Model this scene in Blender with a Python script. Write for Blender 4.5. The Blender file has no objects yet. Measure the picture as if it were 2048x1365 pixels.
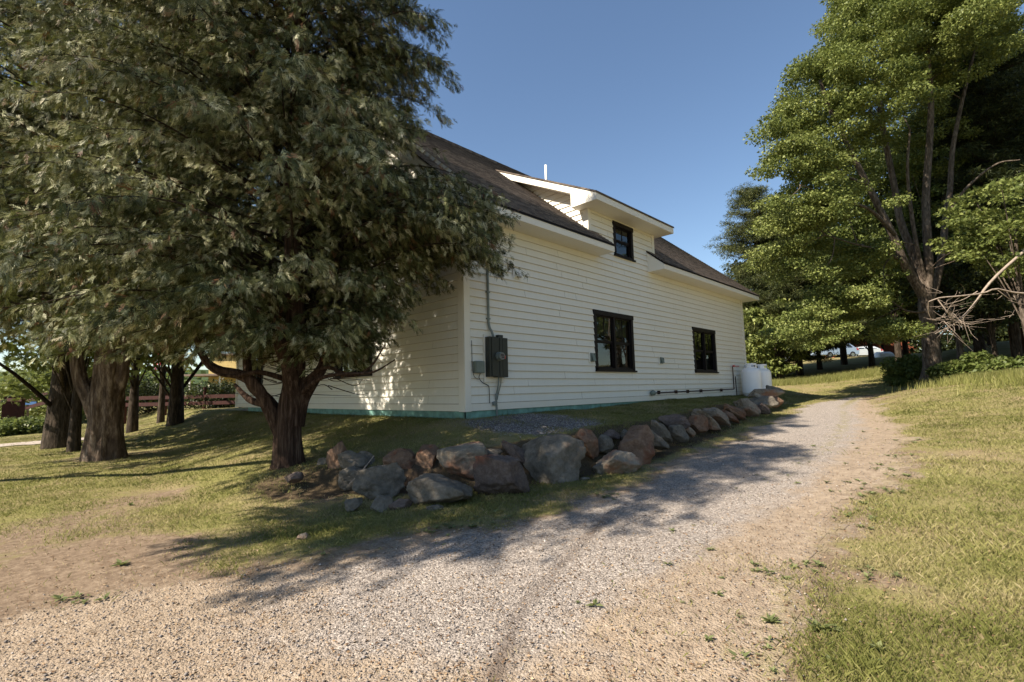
import bpy, math, random
import numpy as np
from mathutils import Matrix, Vector
sc = bpy.context.scene
COL = sc.collection
# ---------------------------------------------------------------- camera, sky, sun
CP = np.array([-6.5989, -7.9474, 0.3979]); YAW, PIT, ROL = [math.radians(a) for a in (44.697, 5.891, -1.3508)]
FPX, PW, PH = 973.33, 2048.0, 1365.0
FW = np.array([math.cos(YAW)*math.cos(PIT), math.sin(YAW)*math.cos(PIT), math.sin(PIT)])
_r = np.array([math.sin(YAW), -math.cos(YAW), 0.0]); _u = np.cross(_r, FW)
RT = math.cos(ROL)*_r+math.sin(ROL)*_u; UP = -math.sin(ROL)*_r+math.cos(ROL)*_u
cd = bpy.data.cameras.new('camera'); cam = bpy.data.objects.new('camera', cd); COL.objects.link(cam); sc.camera = cam
cd.sensor_width = 36; cd.lens = FPX/PW*36; cd.clip_start = .05; cd.clip_end = 8000
cam.matrix_world = Matrix(((RT[0], UP[0], -FW[0], CP[0]), (RT[1], UP[1], -FW[1], CP[1]), (RT[2], UP[2], -FW[2], CP[2]), (0, 0, 0, 1)))
SUN = np.array([-1.06, .28, 1.0]); SUN /= np.linalg.norm(SUN)
EL = math.asin(SUN[2]); AZ = math.atan2(SUN[0], SUN[1])
w = bpy.data.worlds.new('World'); sc.world = w; w.use_nodes = True
nt = w.node_tree; bg = nt.nodes['Background']; sky = nt.nodes.new('ShaderNodeTexSky'); sky.sky_type = 'NISHITA'
sky.sun_disc = False; sky.sun_elevation = EL; sky.sun_rotation = AZ; sky.air_density = 1.15; sky.dust_density = .15; sky.ozone_density = 2.6; sky.altitude = 200
nt.links.new(sky.outputs[0], bg.inputs[0]); bg.inputs[1].default_value = .074
sd = bpy.data.lights.new('sun', 'SUN'); so = bpy.data.objects.new('sun', sd); COL.objects.link(so)
sd.energy = 5.0; sd.angle = math.radians(.5); sd.color = (1, .90, .76)
so.rotation_euler = Vector(SUN).to_track_quat('Z', 'Y').to_euler()
sc.view_settings.view_transform = 'Standard'; sc.view_settings.look = 'None'; sc.view_settings.gamma = 1; sc.view_settings.exposure = 1.14
sc.render.engine = 'CYCLES'; sc.cycles.max_bounces = 5; sc.cycles.diffuse_bounces = 3; sc.cycles.transparent_max_bounces = 8

def ray(px, py): return (px-PW/2)/FPX*RT-(py-PH/2)/FPX*UP+FW
def at(px, py, d): return CP+ray(px, py)*d                 # a point at forward distance d
def pix(P):
    d = np.asarray(P, float)-CP; f = d@FW
    return PW/2+FPX*(d@RT)/f, PH/2-FPX*(d@UP)/f, f
# ---------------------------------------------------------------- materials
def mat(name, build):
    m = bpy.data.materials.new(name); m.use_nodes = True; t = m.node_tree; t.nodes.clear()
    o = t.nodes.new('ShaderNodeOutputMaterial'); b = t.nodes.new('ShaderNodeBsdfPrincipled'); t.links.new(b.outputs[0], o.inputs[0])
    build(NB(t, b, o)); return m
class NB:
    def __init__(s, t, b, o): s.t, s.b, s.o = t, b, o
    def n(s, ty, ins=None, **kw):
        x = s.t.nodes.new('ShaderNode'+ty)
        for k, v in kw.items(): setattr(x, k, v)
        for k, v in (ins or {}).items():
            if hasattr(v, 'is_output') or isinstance(v, bpy.types.NodeSocket): s.t.links.new(v, x.inputs[k])
            else: x.inputs[k].default_value = v
        return x
    def pos(s, sc_=(1, 1, 1)):
        g = s.n('TexCoord'); return s.n('Mapping', {0: g.outputs['Object'], 3: sc_}).outputs[0]
    def noise(s, scale, detail=4, rough=.6, vec=None):
        return s.n('TexNoise', {'Vector': vec or s.pos(), 'Scale': scale, 'Detail': detail, 'Roughness': rough}).outputs[0]
    def ramp(s, fac, stops):
        r = s.n('ValToRGB', {0: fac}); e = r.color_ramp.elements
        while len(e) < len(stops): e.new(.5)
        for i, (p, c) in enumerate(stops): e[i].position = p; e[i].color = (*c, 1) if len(c) == 3 else c
        return r.outputs[0]
    def mix(s, f, a, b, mode='MIX'):
        x = s.n('Mix', data_type='RGBA', blend_type=mode)
        for k, v in ((0, f), (6, a), (7, b)):
            if isinstance(v, bpy.types.NodeSocket): s.t.links.new(v, x.inputs[k])
            else: x.inputs[k].default_value = v if not isinstance(v, tuple) else (*v[:3], 1)
        return x.outputs[2]
    def math(s, op, a, b=0., c=None):
        x = s.n('Math', operation=op)
        for k, v in ((0, a), (1, b)):
            if isinstance(v, bpy.types.NodeSocket): s.t.links.new(v, x.inputs[k])
            else: x.inputs[k].default_value = v
        return x.outputs[0]
    def attr(s, nm): return s.n('Attribute', attribute_name=nm).outputs['Fac']
    def col(s, c, rough=.6, spec=.3):
        if isinstance(c, tuple): s.b.inputs['Base Color'].default_value = (*c, 1)
        else: s.t.links.new(c, s.b.inputs['Base Color'])
        s.b.inputs['Roughness'].default_value = rough; s.b.inputs['Specular IOR Level'].default_value = spec
    def bump(s, h, strength=.3, dist=.01):
        x = s.n('Bump', {'Height': h, 'Strength': strength, 'Distance': dist}); s.t.links.new(x.outputs[0], s.b.inputs['Normal'])
def simple(name, c, rough=.6, spec=.3, var=.12, scale=6, bump=0.):
    def f(b):
        n = b.noise(scale, 6)
        b.col(b.ramp(n, [(.3, tuple(x*(1-var) for x in c)), (.7, tuple(min(1, x*(1+var)) for x in c))]), rough, spec)
        if bump: b.bump(b.noise(scale*8), bump, .01)
    return mat(name, f)
def paint(name, c):
    def f(b):
        grain = b.noise(1, 5, .6, b.pos((2, 2, 60))); big = b.noise(.7, 4); st = b.noise(3, 5, .7, b.pos((3, 3, .35)))
        c0 = b.ramp(grain, [(.3, tuple(x*.96 for x in c)), (.7, c)])
        c1 = b.mix(b.math('MULTIPLY', b.ramp(st, [(.5, (0, 0, 0)), (.8, (1, 1, 1))]), .28), c0, (c[0]*.82, c[1]*.78, c[2]*.68))
        b.col(b.mix(b.math('MULTIPLY', b.ramp(big, [(.4, (0, 0, 0)), (.7, (1, 1, 1))]), .35), c1, (c[0]*.90, c[1]*.89, c[2]*.85)), .45, .35)
        b.bump(grain, .25, .002)
    return mat(name, f)
M = {}
M['siding'] = paint('white_siding', (.79, .765, .685))
M['lap'] = simple('lap_shadow_line', (.38, .31, .23), .8, .1, .3, 3)  # brown strip painted in place of the shadow line under each board
M['trim'] = paint('white_trim', (.80, .76, .67))
M['black'] = simple('black_trim', (.010, .007, .007), .55, .2, .2)
M['teal'] = simple('teal_foam', (.16, .30, .26), .7, .2, .35, 5, .3)
M['concrete'] = simple('concrete', (.22, .20, .19), .85, .2, .25, 5, .3)
M['dark'] = simple('dark_interior', (.02, .018, .016), .9, .1)
M['room'] = simple('room_wall', (.10, .08, .06), .9, .1)
M['curtain'] = simple('curtain', (.33, .35, .30), .8, .1, .15, 3)
M['utility'] = simple('dark_green_metal', (.026, .030, .025), .45, .4, .1, 4)
M['grey'] = simple('grey_metal', (.17, .20, .17), .5, .4, .12, 5)
M['galv'] = simple('galvanised', (.16, .19, .18), .4, .5, .15, 8)
M['cable'] = simple('cable', (.03, .03, .028), .5)
M['pvc'] = simple('white_plastic', (.75, .74, .70), .4, .4, .05)
M['red'] = simple('red_tag', (.50, .07, .06), .5)
M['tank'] = paint('white_tank_paint', (.88, .88, .88))
M['rust'] = simple('rust_pipe', (.035, .017, .014), .6)
M['redwood'] = simple('red_stained_wood', (.05, .014, .010), .6, .3, .3, 7, .3)
M['fencewood'] = simple('wood_fence_boards', (.30, .19, .09), .8, .2, .3, 9, .3)
M['brownwood'] = simple('brown_fence_boards', (.10, .045, .025), .8, .2, .3, 9, .3)
M['brick'] = simple('red_brick', (.33, .11, .06), .8, .2, .25, 14, .3)
M['yellow'] = simple('yellow_siding', (.48, .36, .14), .7, .2, .12)
M['whitew'] = simple('white_wood', (.7, .68, .62), .6)
M['roofred'] = simple('porch_roof', (.18, .13, .10), .8)
M['blue'] = simple('blue_board', (.05, .13, .30), .6)
M['brown'] = simple('brown_board', (.10, .06, .04), .7)
M['flagred'] = simple('flag_red', (.45, .03, .04), .7); M['flagwhite'] = simple('flag_white', (.75, .7, .68), .7); M['flagblue'] = simple('flag_blue', (.03, .05, .2), .7)
M['rubber'] = simple('rubber', (.015, .015, .015), .8)
M['stick'] = simple('dead_wood', (.30, .24, .19), .85, .1, .3, 12, .4)
def glassf(b):
    b.t.nodes.remove(b.b); g = b.n('BsdfGlossy', {'Roughness': .02, 'Color': (.9, .95, .95, 1)}); tr = b.n('BsdfTransparent', {'Color': (.33, .35, .32, 1)})
    fr = b.n('Fresnel', {'IOR': 1.55}); mx = b.n('MixShader', {0: b.math('MULTIPLY', fr.outputs[0], .9), 1: tr.outputs[0], 2: g.outputs[0]})
    b.t.links.new(mx.outputs[0], b.o.inputs[0])
M['glass'] = mat('window_glass', glassf)
def carp(c):
    def f(b):
        b.col(c, .25, .6); b.b.inputs['Metallic'].default_value = .3; b.b.inputs['Coat Weight'].default_value = .6
    return f
M['carblue'] = mat('car_paint_blue', carp((.35, .45, .60))); M['carwhite'] = mat('car_paint_white', carp((.7, .72, .74)))
M['cargrey'] = mat('car_paint_grey', carp((.45, .42, .42)))
M['carglass'] = simple('car_glass', (.03, .04, .05), .08, .8, .05)
M['taillight'] = simple('tail_light', (.4, .02, .02), .2, .6)
def shingle(b):
    p = b.n('SeparateXYZ', {0: b.n('TexCoord').outputs['Object']})
    v = b.n('CombineXYZ', {0: p.outputs[0], 1: b.math('MULTIPLY', p.outputs[2], 1.0)}).outputs[0]
    br = b.n('TexBrick', {'Vector': v, 'Color1': (.04, .03, .024, 1), 'Color2': (.21, .165, .13, 1), 'Mortar': (.03, .022, .017, 1), 'Scale': 1.0,
        'Mortar Size': .004, 'Brick Width': .19, 'Row Height': .09}, offset=.37, offset_frequency=3, squash=.8, squash_frequency=2)
    gr = b.noise(140, 3, .8); big = b.noise(.8, 3)
    c = b.mix(.3, br.outputs[0], b.ramp(gr, [(.3, (.045, .036, .029)), (.7, (.21, .17, .14))]), 'MIX')
    b.col(b.mix(b.math('MULTIPLY', big, .3), c, (.13, .10, .08)), .9, .15); b.bump(gr, .6, .004)
M['shingle'] = mat('brown_shingles', shingle)
def bark(c1, c2, vs=.14, sc_=16, st=1.0):
    def f(b):
        v = b.pos((1, 1, vs)); n = b.noise(sc_, 8, .7, v); n2 = b.noise(1.5, 4)
        c = b.ramp(n, [(.38, tuple(x*.3 for x in c1)), (.52, c1), (.68, c2)])
        b.col(b.mix(b.math('MULTIPLY', n2, .4), c, (c1[0]*1.1, c1[1]*.95, c1[2]*.8)), .95, .1); b.bump(n, st, .05)
    return f
M['cedarbark'] = mat('cedar_bark', bark((.062, .040, .030), (.16, .115, .085), .08, 22))
M['roughbark'] = mat('rough_bark', bark((.12, .088, .066), (.34, .27, .205), .22, 11, 1.0))
M['greybark'] = mat('grey_bark', bark((.105, .085, .068), (.235, .195, .155), .3, 12, .8))
M['darkbark'] = mat('dark_bark', bark((.05, .04, .03), (.12, .09, .07), .2, 14))
def leafm(stops, tr=.35, spec=.3, rough=.5, scol=(.20, .24, .05)):
    def f(b):
        c = b.ramp(b.attr('tint'), stops); b.col(c, rough, spec)
        t = b.n('BsdfTranslucent', {0: b.mix(.5, c, scol)}); mx = b.n('MixShader', {0: tr, 1: b.b.outputs[0], 2: t.outputs[0]})
        b.t.links.new(mx.outputs[0], b.o.inputs[0])
    return f
M['cedar'] = mat('cedar_foliage', leafm([(0, (.016, .021, .007)), (.38, (.082, .096, .032)), (.58, (.27, .28, .13)), (.86, (.62, .60, .40)), (.92, (.22, .12, .06)), (1, (.13, .05, .025))], .14, .25, .6, (.12, .14, .02)))
M['maple'] = mat('maple_leaves', leafm([(0, (.05, .07, .018)), (.5, (.15, .18, .048)), (1, (.32, .34, .11))], .28, .2))
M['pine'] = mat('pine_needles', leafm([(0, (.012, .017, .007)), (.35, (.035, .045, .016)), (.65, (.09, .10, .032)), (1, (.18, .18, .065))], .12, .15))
M['bush'] = mat('bush_leaves', leafm([(0, (.06, .085, .02)), (.5, (.12, .155, .04)), (1, (.24, .25, .09))], .35))
M['grassb'] = mat('grass_blades', leafm([(0, (.11, .12, .03)), (.4, (.21, .215, .065)), (.72, (.33, .30, .12)), (1, (.46, .38, .22))], .35, .15))
M['weed'] = mat('weed_leaves', leafm([(0, (.09, .11, .04)), (1, (.24, .26, .11))], .3))
def pebm(b):
    c = b.ramp(b.attr('tint'), [(0, (.09, .078, .07)), (.3, (.20, .176, .158)), (.6, (.30, .265, .24)), (.85, (.38, .30, .22)), (1, (.60, .54, .48))]); b.col(c, .85, .25)
M['pebble'] = mat('gravel_stones', pebm)
def drivef(b):
    p = b.pos(); vo = b.n('TexVoronoi', {'Vector': p, 'Scale': 58., 'Randomness': 1.}); vo2 = b.n('TexVoronoi', {'Vector': p, 'Scale': 125.})
    hs = b.n('SeparateColor', {0: vo.outputs['Color']}).outputs[0]; hs2 = b.n('SeparateColor', {0: vo2.outputs['Color']}).outputs[0]
    st = b.ramp(hs, [(0, (.12, .10, .082)), (.4, (.26, .222, .188)), (.75, (.39, .34, .29)), (1, (.60, .53, .46))])
    st2 = b.ramp(hs2, [(0, (.13, .11, .096)), (.6, (.275, .238, .208)), (1, (.45, .395, .345))])
    base = b.mix(.5, st, st2)
    dirt = b.ramp(b.noise(9, 8, .75), [(.3, (.19, .14, .095)), (.55, (.33, .255, .18)), (.75, (.47, .38, .28))])
    f = b.math('ADD', b.attr('dirt'), b.math('MULTIPLY', b.math('SUBTRACT', b.noise(2.2, 8, .7), .5), 1.5))
    c = b.mix(b.ramp(f, [(.28, (0, 0, 0)), (.72, (.9, .9, .9))]), base, dirt)
    gr = b.math('ADD', b.attr('weedy'), b.math('MULTIPLY', b.math('SUBTRACT', b.noise(5, 9, .8), .5), 1.8))
    c = b.mix(b.ramp(gr, [(.45, (0, 0, 0)), (.8, (.75, .75, .75))]), c, b.ramp(b.noise(30, 5, .8), [(.3, (.13, .12, .04)), (.7, (.32, .27, .12))]))
    c = b.mix(b.math('MULTIPLY', b.attr('track'), .75), c, (.085, .062, .048))
    h = b.math('ADD', vo.outputs['Distance'], b.math('MULTIPLY', vo2.outputs['Distance'], .5)); return c, b.math('SUBTRACT', 1., h)
def groundf(b):
    g = b.ramp(b.noise(26, 10, .8), [(.28, (.085, .078, .026)), (.5, (.19, .18, .06)), (.72, (.33, .28, .13))])
    big = b.noise(.9, 6, .65); g = b.mix(b.ramp(big, [(.40, (0, 0, 0)), (.66, (.85, .85, .85))]), g, b.ramp(b.noise(40, 6, .8), [(.3, (.15, .105, .055)), (.7, (.36, .28, .17))]))
    d = b.ramp(b.noise(14, 9, .75), [(.3, (.10, .068, .046)), (.55, (.225, .165, .112)), (.75, (.37, .295, .21))])
    f = b.math('ADD', b.attr('bare'), b.math('MULTIPLY', b.math('SUBTRACT', b.noise(3.1, 8, .72), .5), 1.4))
    c = b.mix(b.ramp(f, [(.42, (0, 0, 0)), (.78, (1, 1, 1))]), g, d)
    vo = b.n('TexVoronoi', {'Vector': b.pos(), 'Scale': 38.}); hs = b.n('SeparateColor', {0: vo.outputs['Color']}).outputs[0]
    gv = b.ramp(hs, [(0, (.05, .045, .045)), (.7, (.20, .18, .175)), (1, (.55, .52, .50))])
    f2 = b.math('ADD', b.attr('stony'), b.math('MULTIPLY', b.math('SUBTRACT', b.noise(4, 6, .7), .5), .9))
    c = b.mix(b.ramp(f2, [(.45, (0, 0, 0)), (.65, (1, 1, 1))]), c, gv)
    f3 = b.math('ADD', b.attr('earth_shade'), b.math('MULTIPLY', b.math('SUBTRACT', b.noise(5, 7, .7), .5), 1.2))
    c = b.mix(b.ramp(f3, [(.4, (0, 0, 0)), (.7, (.9, .9, .9))]), c, b.ramp(b.noise(24, 8, .8), [(.3, (.028, .019, .013)), (.6, (.085, .058, .038)), (.8, (.17, .12, .08))]))
    return c, b.noise(60, 6, .8)
def terrainf(b):
    dc, dh = drivef(b); gc, gh = groundf(b)
    f = b.math('ADD', b.attr('drv'), b.math('ADD', b.math('MULTIPLY', b.math('SUBTRACT', b.noise(6, 8, .8), .5), 1.1), b.math('MULTIPLY', b.math('SUBTRACT', b.noise(45, 4, .8), .5), .7)))
    m_ = b.ramp(f, [(.34, (0, 0, 0)), (.66, (1, 1, 1))]); b.col(b.mix(m_, gc, dc), .96, .1); b.bump(b.mix(m_, gh, dh), .7, .014)
M['ground'] = mat('lawn_ground', terrainf); M['drive'] = mat('gravel_driveway', terrainf)
def rockf(c1, c2, c3, seed):
    def f(b):
        p = b.n('Mapping', {0: b.n('TexCoord').outputs['Object'], 1: (seed*3.1, seed*1.7, seed)}).outputs[0]
        n = b.noise(2.6, 9, .68, p); n2 = b.noise(16, 8, .75, p); n3 = b.noise(.9, 5, .6, p)
        c = b.ramp(n, [(.32, c1), (.5, c2), (.68, c3)])
        c = b.mix(b.math('MULTIPLY', n2, .55), c, b.ramp(n2, [(.35, tuple(x*.4 for x in c1)), (.65, tuple(min(1, x*1.35) for x in c3))]))
        c = b.mix(b.ramp(n3, [(.54, (0, 0, 0)), (.62, (.7, .7, .7))]), c, (c2[0]*1.25, c2[1]*.62, c2[2]*.42))
        b.col(c, .88, .2); b.bump(b.math('ADD', n2, b.math('MULTIPLY', n, .6)), .7, .03)
    return f
M['rockgrey'] = mat('grey_boulder', rockf((.075, .063, .049), (.145, .125, .098), (.235, .205, .165), 1))
M['rockdark'] = mat('dark_red_boulder', rockf((.055, .04, .034), (.11, .08, .066), (.18, .145, .125), 4))
M['rockbrown'] = mat('brown_boulder', rockf((.085, .05, .032), (.17, .10, .062), (.28, .19, .13), 7))
M['rocktan'] = mat('tan_boulder', rockf((.12, .095, .068), (.22, .178, .13), (.34, .29, .225), 9))
# ---------------------------------------------------------------- mesh helpers
def tag(o, label=None, cat=None, group=None, kind=None):
    for k, v in (('label', label), ('category', cat), ('group', group), ('kind', kind)):
        if v: o[k] = v
    return o
def empty(name, loc, label, cat, group=None):
    o = bpy.data.objects.new(name, None); COL.objects.link(o); o.location = Vector(loc); o.empty_display_size = .2
    return tag(o, label, cat, group)
def bulk(name, V, F, m, parent=None, tint=None, smooth=False, attrs=None):
    V = np.asarray(V, np.float32).reshape(-1, 3); F = np.asarray(F, np.int32)
    if parent is not None: V = V-np.array(parent_loc(parent), np.float32)
    me = bpy.data.meshes.new(name); k = F.shape[1]
    me.vertices.add(len(V)); me.vertices.foreach_set('co', V.ravel())
    me.loops.add(F.size); me.loops.foreach_set('vertex_index', F.ravel())
    me.polygons.add(len(F)); me.polygons.foreach_set('loop_start', np.arange(0, F.size, k, dtype=np.int32)); me.polygons.foreach_set('loop_total', np.full(len(F), k, np.int32))
    if smooth: me.polygons.foreach_set('use_smooth', np.ones(len(F), bool))
    me.update(calc_edges=True)
    A = dict(attrs or {})
    if tint is not None: A['tint'] = tint
    for an, av in A.items():
        a = me.attributes.new(an, 'FLOAT', 'POINT'); a.data.foreach_set('value', np.asarray(av, np.float32))
    me.materials.append(m); o = bpy.data.objects.new(name, me); COL.objects.link(o)
    if parent is not None: o.parent = parent
    return o
def parent_loc(p):
    l = Vector(p.location)
    while p.parent: p = p.parent; l += p.location
    return tuple(l)
class MB:
    def __init__(s): s.v = []; s.f = []; s.mi = []
    def quad(s, *P, mi=0):
        n = len(s.v); s.v += [tuple(map(float, p)) for p in P]; s.f.append(tuple(range(n, n+len(P)))); s.mi.append(mi)
    def box(s, a, b, mi=0):
        x0, y0, z0 = [min(p, q) for p, q in zip(a, b)]; x1, y1, z1 = [max(p, q) for p, q in zip(a, b)]
        c = [(x0, y0, z0), (x1, y0, z0), (x1, y1, z0), (x0, y1, z0), (x0, y0, z1), (x1, y0, z1), (x1, y1, z1), (x0, y1, z1)]
        n = len(s.v); s.v += c
        for f in ((0, 3, 2, 1), (4, 5, 6, 7), (0, 1, 5, 4), (1, 2, 6, 5), (2, 3, 7, 6), (3, 0, 4, 7)): s.f.append(tuple(n+i for i in f)); s.mi.append(mi)
    def prism(s, poly, x0, x1, mi=0):      # poly of (y,z) counter-clockwise seen from +x, extruded along x
        n = len(s.v); k = len(poly); s.v += [(x0, y, z) for y, z in poly]+[(x1, y, z) for y, z in poly]
        s.f.append(tuple(reversed(range(n, n+k)))); s.f.append(tuple(range(n+k, n+2*k))); s.mi += [mi, mi]
        for i in range(k): j = (i+1) % k; s.f.append((n+i, n+j, n+k+j, n+k+i)); s.mi.append(mi)
    def bar(s, a, b, w_, h_=None, mi=0):
        a = Vector(a); b = Vector(b); d = (b-a).normalized(); h_ = h_ or w_
        q = Vector((0, 0, 1)) if abs(d.z) < .9 else Vector((1, 0, 0)); r = d.cross(q).normalized(); u = r.cross(d)
        n = len(s.v)
        for p in (a, b):
            for i, j in ((-1, -1), (1, -1), (1, 1), (-1, 1)): s.v.append(tuple(p+r*w_/2*i+u*h_/2*j))
        for f in ((0, 3, 2, 1), (4, 5, 6, 7), (0, 1, 5, 4), (1, 2, 6, 5), (2, 3, 7, 6), (3, 0, 4, 7)): s.f.append(tuple(n+i for i in f)); s.mi.append(mi)
    def tube(s, pts, rad, k=8, mi=0, cap=True):
        V, F = tube(pts, rad, k); n = len(s.v); s.v += [tuple(x) for x in V]; s.f += [tuple(n+i for i in f) for f in F]; s.mi += [mi]*len(F)
        if cap: s.f.append(tuple(n+i for i in reversed(range(k)))); s.f.append(tuple(n+len(V)-k+i for i in range(k))); s.mi += [mi, mi]
    def lathe(s, prof, c, k=24, mi=0):     # prof of (r,z)
        n = len(s.v)
        for r, z in prof:
            for i in range(k): a = 2*math.pi*i/k; s.v.append((c[0]+r*math.cos(a), c[1]+r*math.sin(a), c[2]+z))
        for j in range(len(prof)-1):
            for i in range(k): s.f.append((n+j*k+i, n+j*k+(i+1) % k, n+(j+1)*k+(i+1) % k, n+(j+1)*k+i)); s.mi.append(mi)
    def build(s, name, mats, parent=None, smooth=False, bevel=0.):
        me = bpy.data.meshes.new(name); pl = parent_loc(parent) if parent else (0, 0, 0)
        me.from_pydata([(x-pl[0], y-pl[1], z-pl[2]) for x, y, z in s.v], [], s.f); me.update()
        mats = mats if isinstance(mats, (list, tuple)) else [mats]
        for m in mats: me.materials.append(m)
        me.polygons.foreach_set('material_index', s.mi)
        if smooth: me.polygons.foreach_set('use_smooth', [True]*len(me.polygons))
        o = bpy.data.objects.new(name, me); COL.objects.link(o)
        if parent: o.parent = parent
        if bevel:
            b = o.modifiers.new('bevel', 'BEVEL'); b.width = bevel; b.segments = 2; b.limit_method = 'ANGLE'
        return o
def tube(pts, rad, k=8, rough=0., rng=None):
    pts = np.asarray(pts, float); n = len(pts); rad = np.broadcast_to(np.asarray(rad, float), (n,)) if np.ndim(rad) <= 1 and np.size(rad) in (1, n) else np.interp(np.linspace(0, 1, n), np.linspace(0, 1, len(rad)), rad)
    T = np.gradient(pts, axis=0); T /= np.linalg.norm(T, axis=1, keepdims=True)+1e-9
    ref = np.array([.31, .95, .05]); V = []
    for i in range(n):
        a = np.cross(T[i], ref); a /= np.linalg.norm(a)+1e-9; b = np.cross(T[i], a)
        for j in range(k):
            th = 2*math.pi*j/k; r = rad[i]
            if rough: r *= 1+rough*(.6*math.sin(th*5+i*.31+.5)+.5*math.sin(th*9-i*.2)+.4*math.sin(th*3+i*.13))
            V.append(pts[i]+a*r*math.cos(th)+b*r*math.sin(th))
    F = [(i*k+j, i*k+(j+1) % k, (i+1)*k+(j+1) % k, (i+1)*k+j) for i in range(n-1) for j in range(k)]
    return np.array(V), F
def smoothline(P, n=24):
    P = np.asarray(P, float)
    if len(P) == 2: return P[0]+(P[1]-P[0])*np.linspace(0, 1, n)[:, None]
    Q = np.vstack([2*P[0]-P[1], P, 2*P[-1]-P[-2]]); out = []
    for t in np.linspace(0, len(P)-1-1e-6, n):
        i = int(t); u = t-i; a, b, c, d = Q[i:i+4]
        out.append(.5*((2*b)+(-a+c)*u+(2*a-5*b+4*c-d)*u*u+(-a+3*b-3*c+d)*u**3))
    return np.array(out)
# ---------------------------------------------------------------- terrain
def sstep(a, b, x): t = np.clip((x-a)/(b-a), 0, 1); return t*t*(3-2*t)
WX = [-6, -3.9, -3.1, -2.8, -2.2, -1.5, -.8, .2, 1.1, 2, 3.5, 5, 7.3, 9.8, 12.7, 14.3, 18, 26]; WY = [-.2, -.1, -.45, -1.0, -1.6, -2.15, -2.6, -2.8, -2.8, -2.85, -2.7, -2.5, -2.25, -1.95, -1.75, -1.4, -.6, 2]
LX = [-14, -8, -6.6, -5.8, -5.1, -4.4, -3.3, -2.3, -1.2, 3.2, 5.9, 9.8, 14.9, 21, 26]; LY = [-3.2, -3.0, -2.75, -2.8, -3.15, -3.6, -3.75, -4.15, -4.3, -3.75, -3.55, -3.15, -2.45, -2.6, -4.6]
RX = [-14, -8, -5.5, -3.8, -2.7, -.9, 1.9, 4.8, 9.2, 14, 19.6, 23, 26]; RY = [-11, -8.9, -7.6, -7.05, -6.85, -6.75, -6.9, -6.8, -6.15, -5.0, -4.0, -4.4, -4.8]
def vnoise(x, y, s, seed=0):
    x = np.asarray(x, float)*s+seed*17.3; y = np.asarray(y, float)*s+seed*9.1
    def h(i, j): v = np.sin(i*127.1+j*311.7+seed)*43758.5453; return v-np.floor(v)
    i, j = np.floor(x), np.floor(y); u, v = x-i, y-j; u = u*u*(3-2*u); v = v*v*(3-2*v)
    return (h(i, j)*(1-u)+h(i+1, j)*u)*(1-v)+(h(i, j+1)*(1-u)+h(i+1, j+1)*u)*v-.5
def height(X, Y):
    X = np.asarray(X, float); Y = np.asarray(Y, float)
    low = -1.15+.033*(np.clip(X, -14, 60)+6.6)+.075*np.clip(X-21, 0, 30)*sstep(20, 26, X)
    yw = np.interp(X, WX, WY)
    hz = np.interp(X, [0, 8.5, 15, 24], [-.16, -.03, .0, .12]); ez = np.interp(X, [-3, 1, 9, 15, 24], [-.58, -.39, -.19, -.10, .1])
    t = np.clip(Y/np.minimum(yw, -.3), 0, 1); hi = hz+(ez-hz)*t
    hl = -.16-.195*np.clip(-X, 0, 5.2)-.05*np.clip(Y-4, 0, 4)*sstep(0, -2, X)
    hl = hl+np.where(Y < 0, -.06*np.clip(-Y, 0, 3), 0)
    hi = np.where(X < 0, np.where(X > -1, hi+(hl-hi)*np.clip(-X, 0, 1), hl), hi)
    hi = np.maximum(hi, low)
    wd = np.interp(X, [-6, -4, -3, 0, 2, 14, 22], [3., 1.6, .8, .6, .45, .45, 2.5])
    s = sstep(-wd*.6, wd*.4, Y-yw); z = low+(hi-low)*s
    # bank on the right
    yr = np.interp(X, RX, RY)+.1; k = np.interp(X, [-5, 5, 12, 18, 30], [.02, .06, .15, .30, .30]); cap = np.interp(X, [0, 12, 22], [1.0, 1.3, .75])
    z = z+cap*(1-np.exp(-k*np.clip(yr-Y, 0, 40)/cap))
    # valley on the left, far
    z = z-12*sstep(38, 150, Y-.35*X)-.0*X
    z = z+np.where((X > -1) & (Y > 0), 0, 1)*(vnoise(X, Y, .35, 1)*.06+vnoise(X, Y, 1.3, 2)*.025+vnoise(X, Y, 5, 3)*.012)
    return z
def gz(x, y): return float(height(x, y))
def onground(px, py, lo=1.0, hi=200.):
    d = ray(px, py); ts = np.linspace(lo, hi, 4000); P = CP+d*ts[:, None]; f = P[:, 2]-height(P[:, 0], P[:, 1])
    i = np.argmax(f < 0); return P[i] if f.min() < 0 else P[-1]
def drivemask(X, Y):
    yl = np.interp(X, LX, LY); yr = np.interp(X, RX, RY); wob = vnoise(X, Y, 1.1, 5)*.5+vnoise(X, Y, 4, 6)*.28+vnoise(X, Y, 13, 7)*.14
    return np.minimum(yl-Y, Y-yr)+wob-.05-sstep(18, 23, X)*1.2
BARE = [(-6.3, .2, 1.3, .8), (-5.0, 1.6, .9, .7), (-5.9, -1.6, .8, .8), (-3.5, -1.0, .8, .55), (-2.4, -1.6, .8, .6), (-1.3, -1.9, 1.0, .4), (-4.9, 9.0, 1.5, .7), (21.5, -5.6, 2.4, .9), (17.5, -5.6, 1.6, .6), (-.6, -7.6, .4, .35), (-2.2, -7.3, .4, .5), (26, .8, 3, .45), (4, -7.6, .7, .4), (1.7, -8.6, .5, .4), (-1.0, -8.3, .35, .5), (-6.2, -2.4, 1.2, .7)]
def bare(X, Y):
    r = np.zeros_like(np.asarray(X, float))
    for x, y, s, a in BARE: r = r+a*np.exp(-((X-x)**2+(Y-y)**2)/(s*s))
    dm = drivemask(X, Y); r = r+1.0*np.exp(-np.clip(-dm, 0, 9)/.32)*np.interp(X, [-8, -3, 2, 10], [1, .9, .9, .6])
    return r
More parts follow.
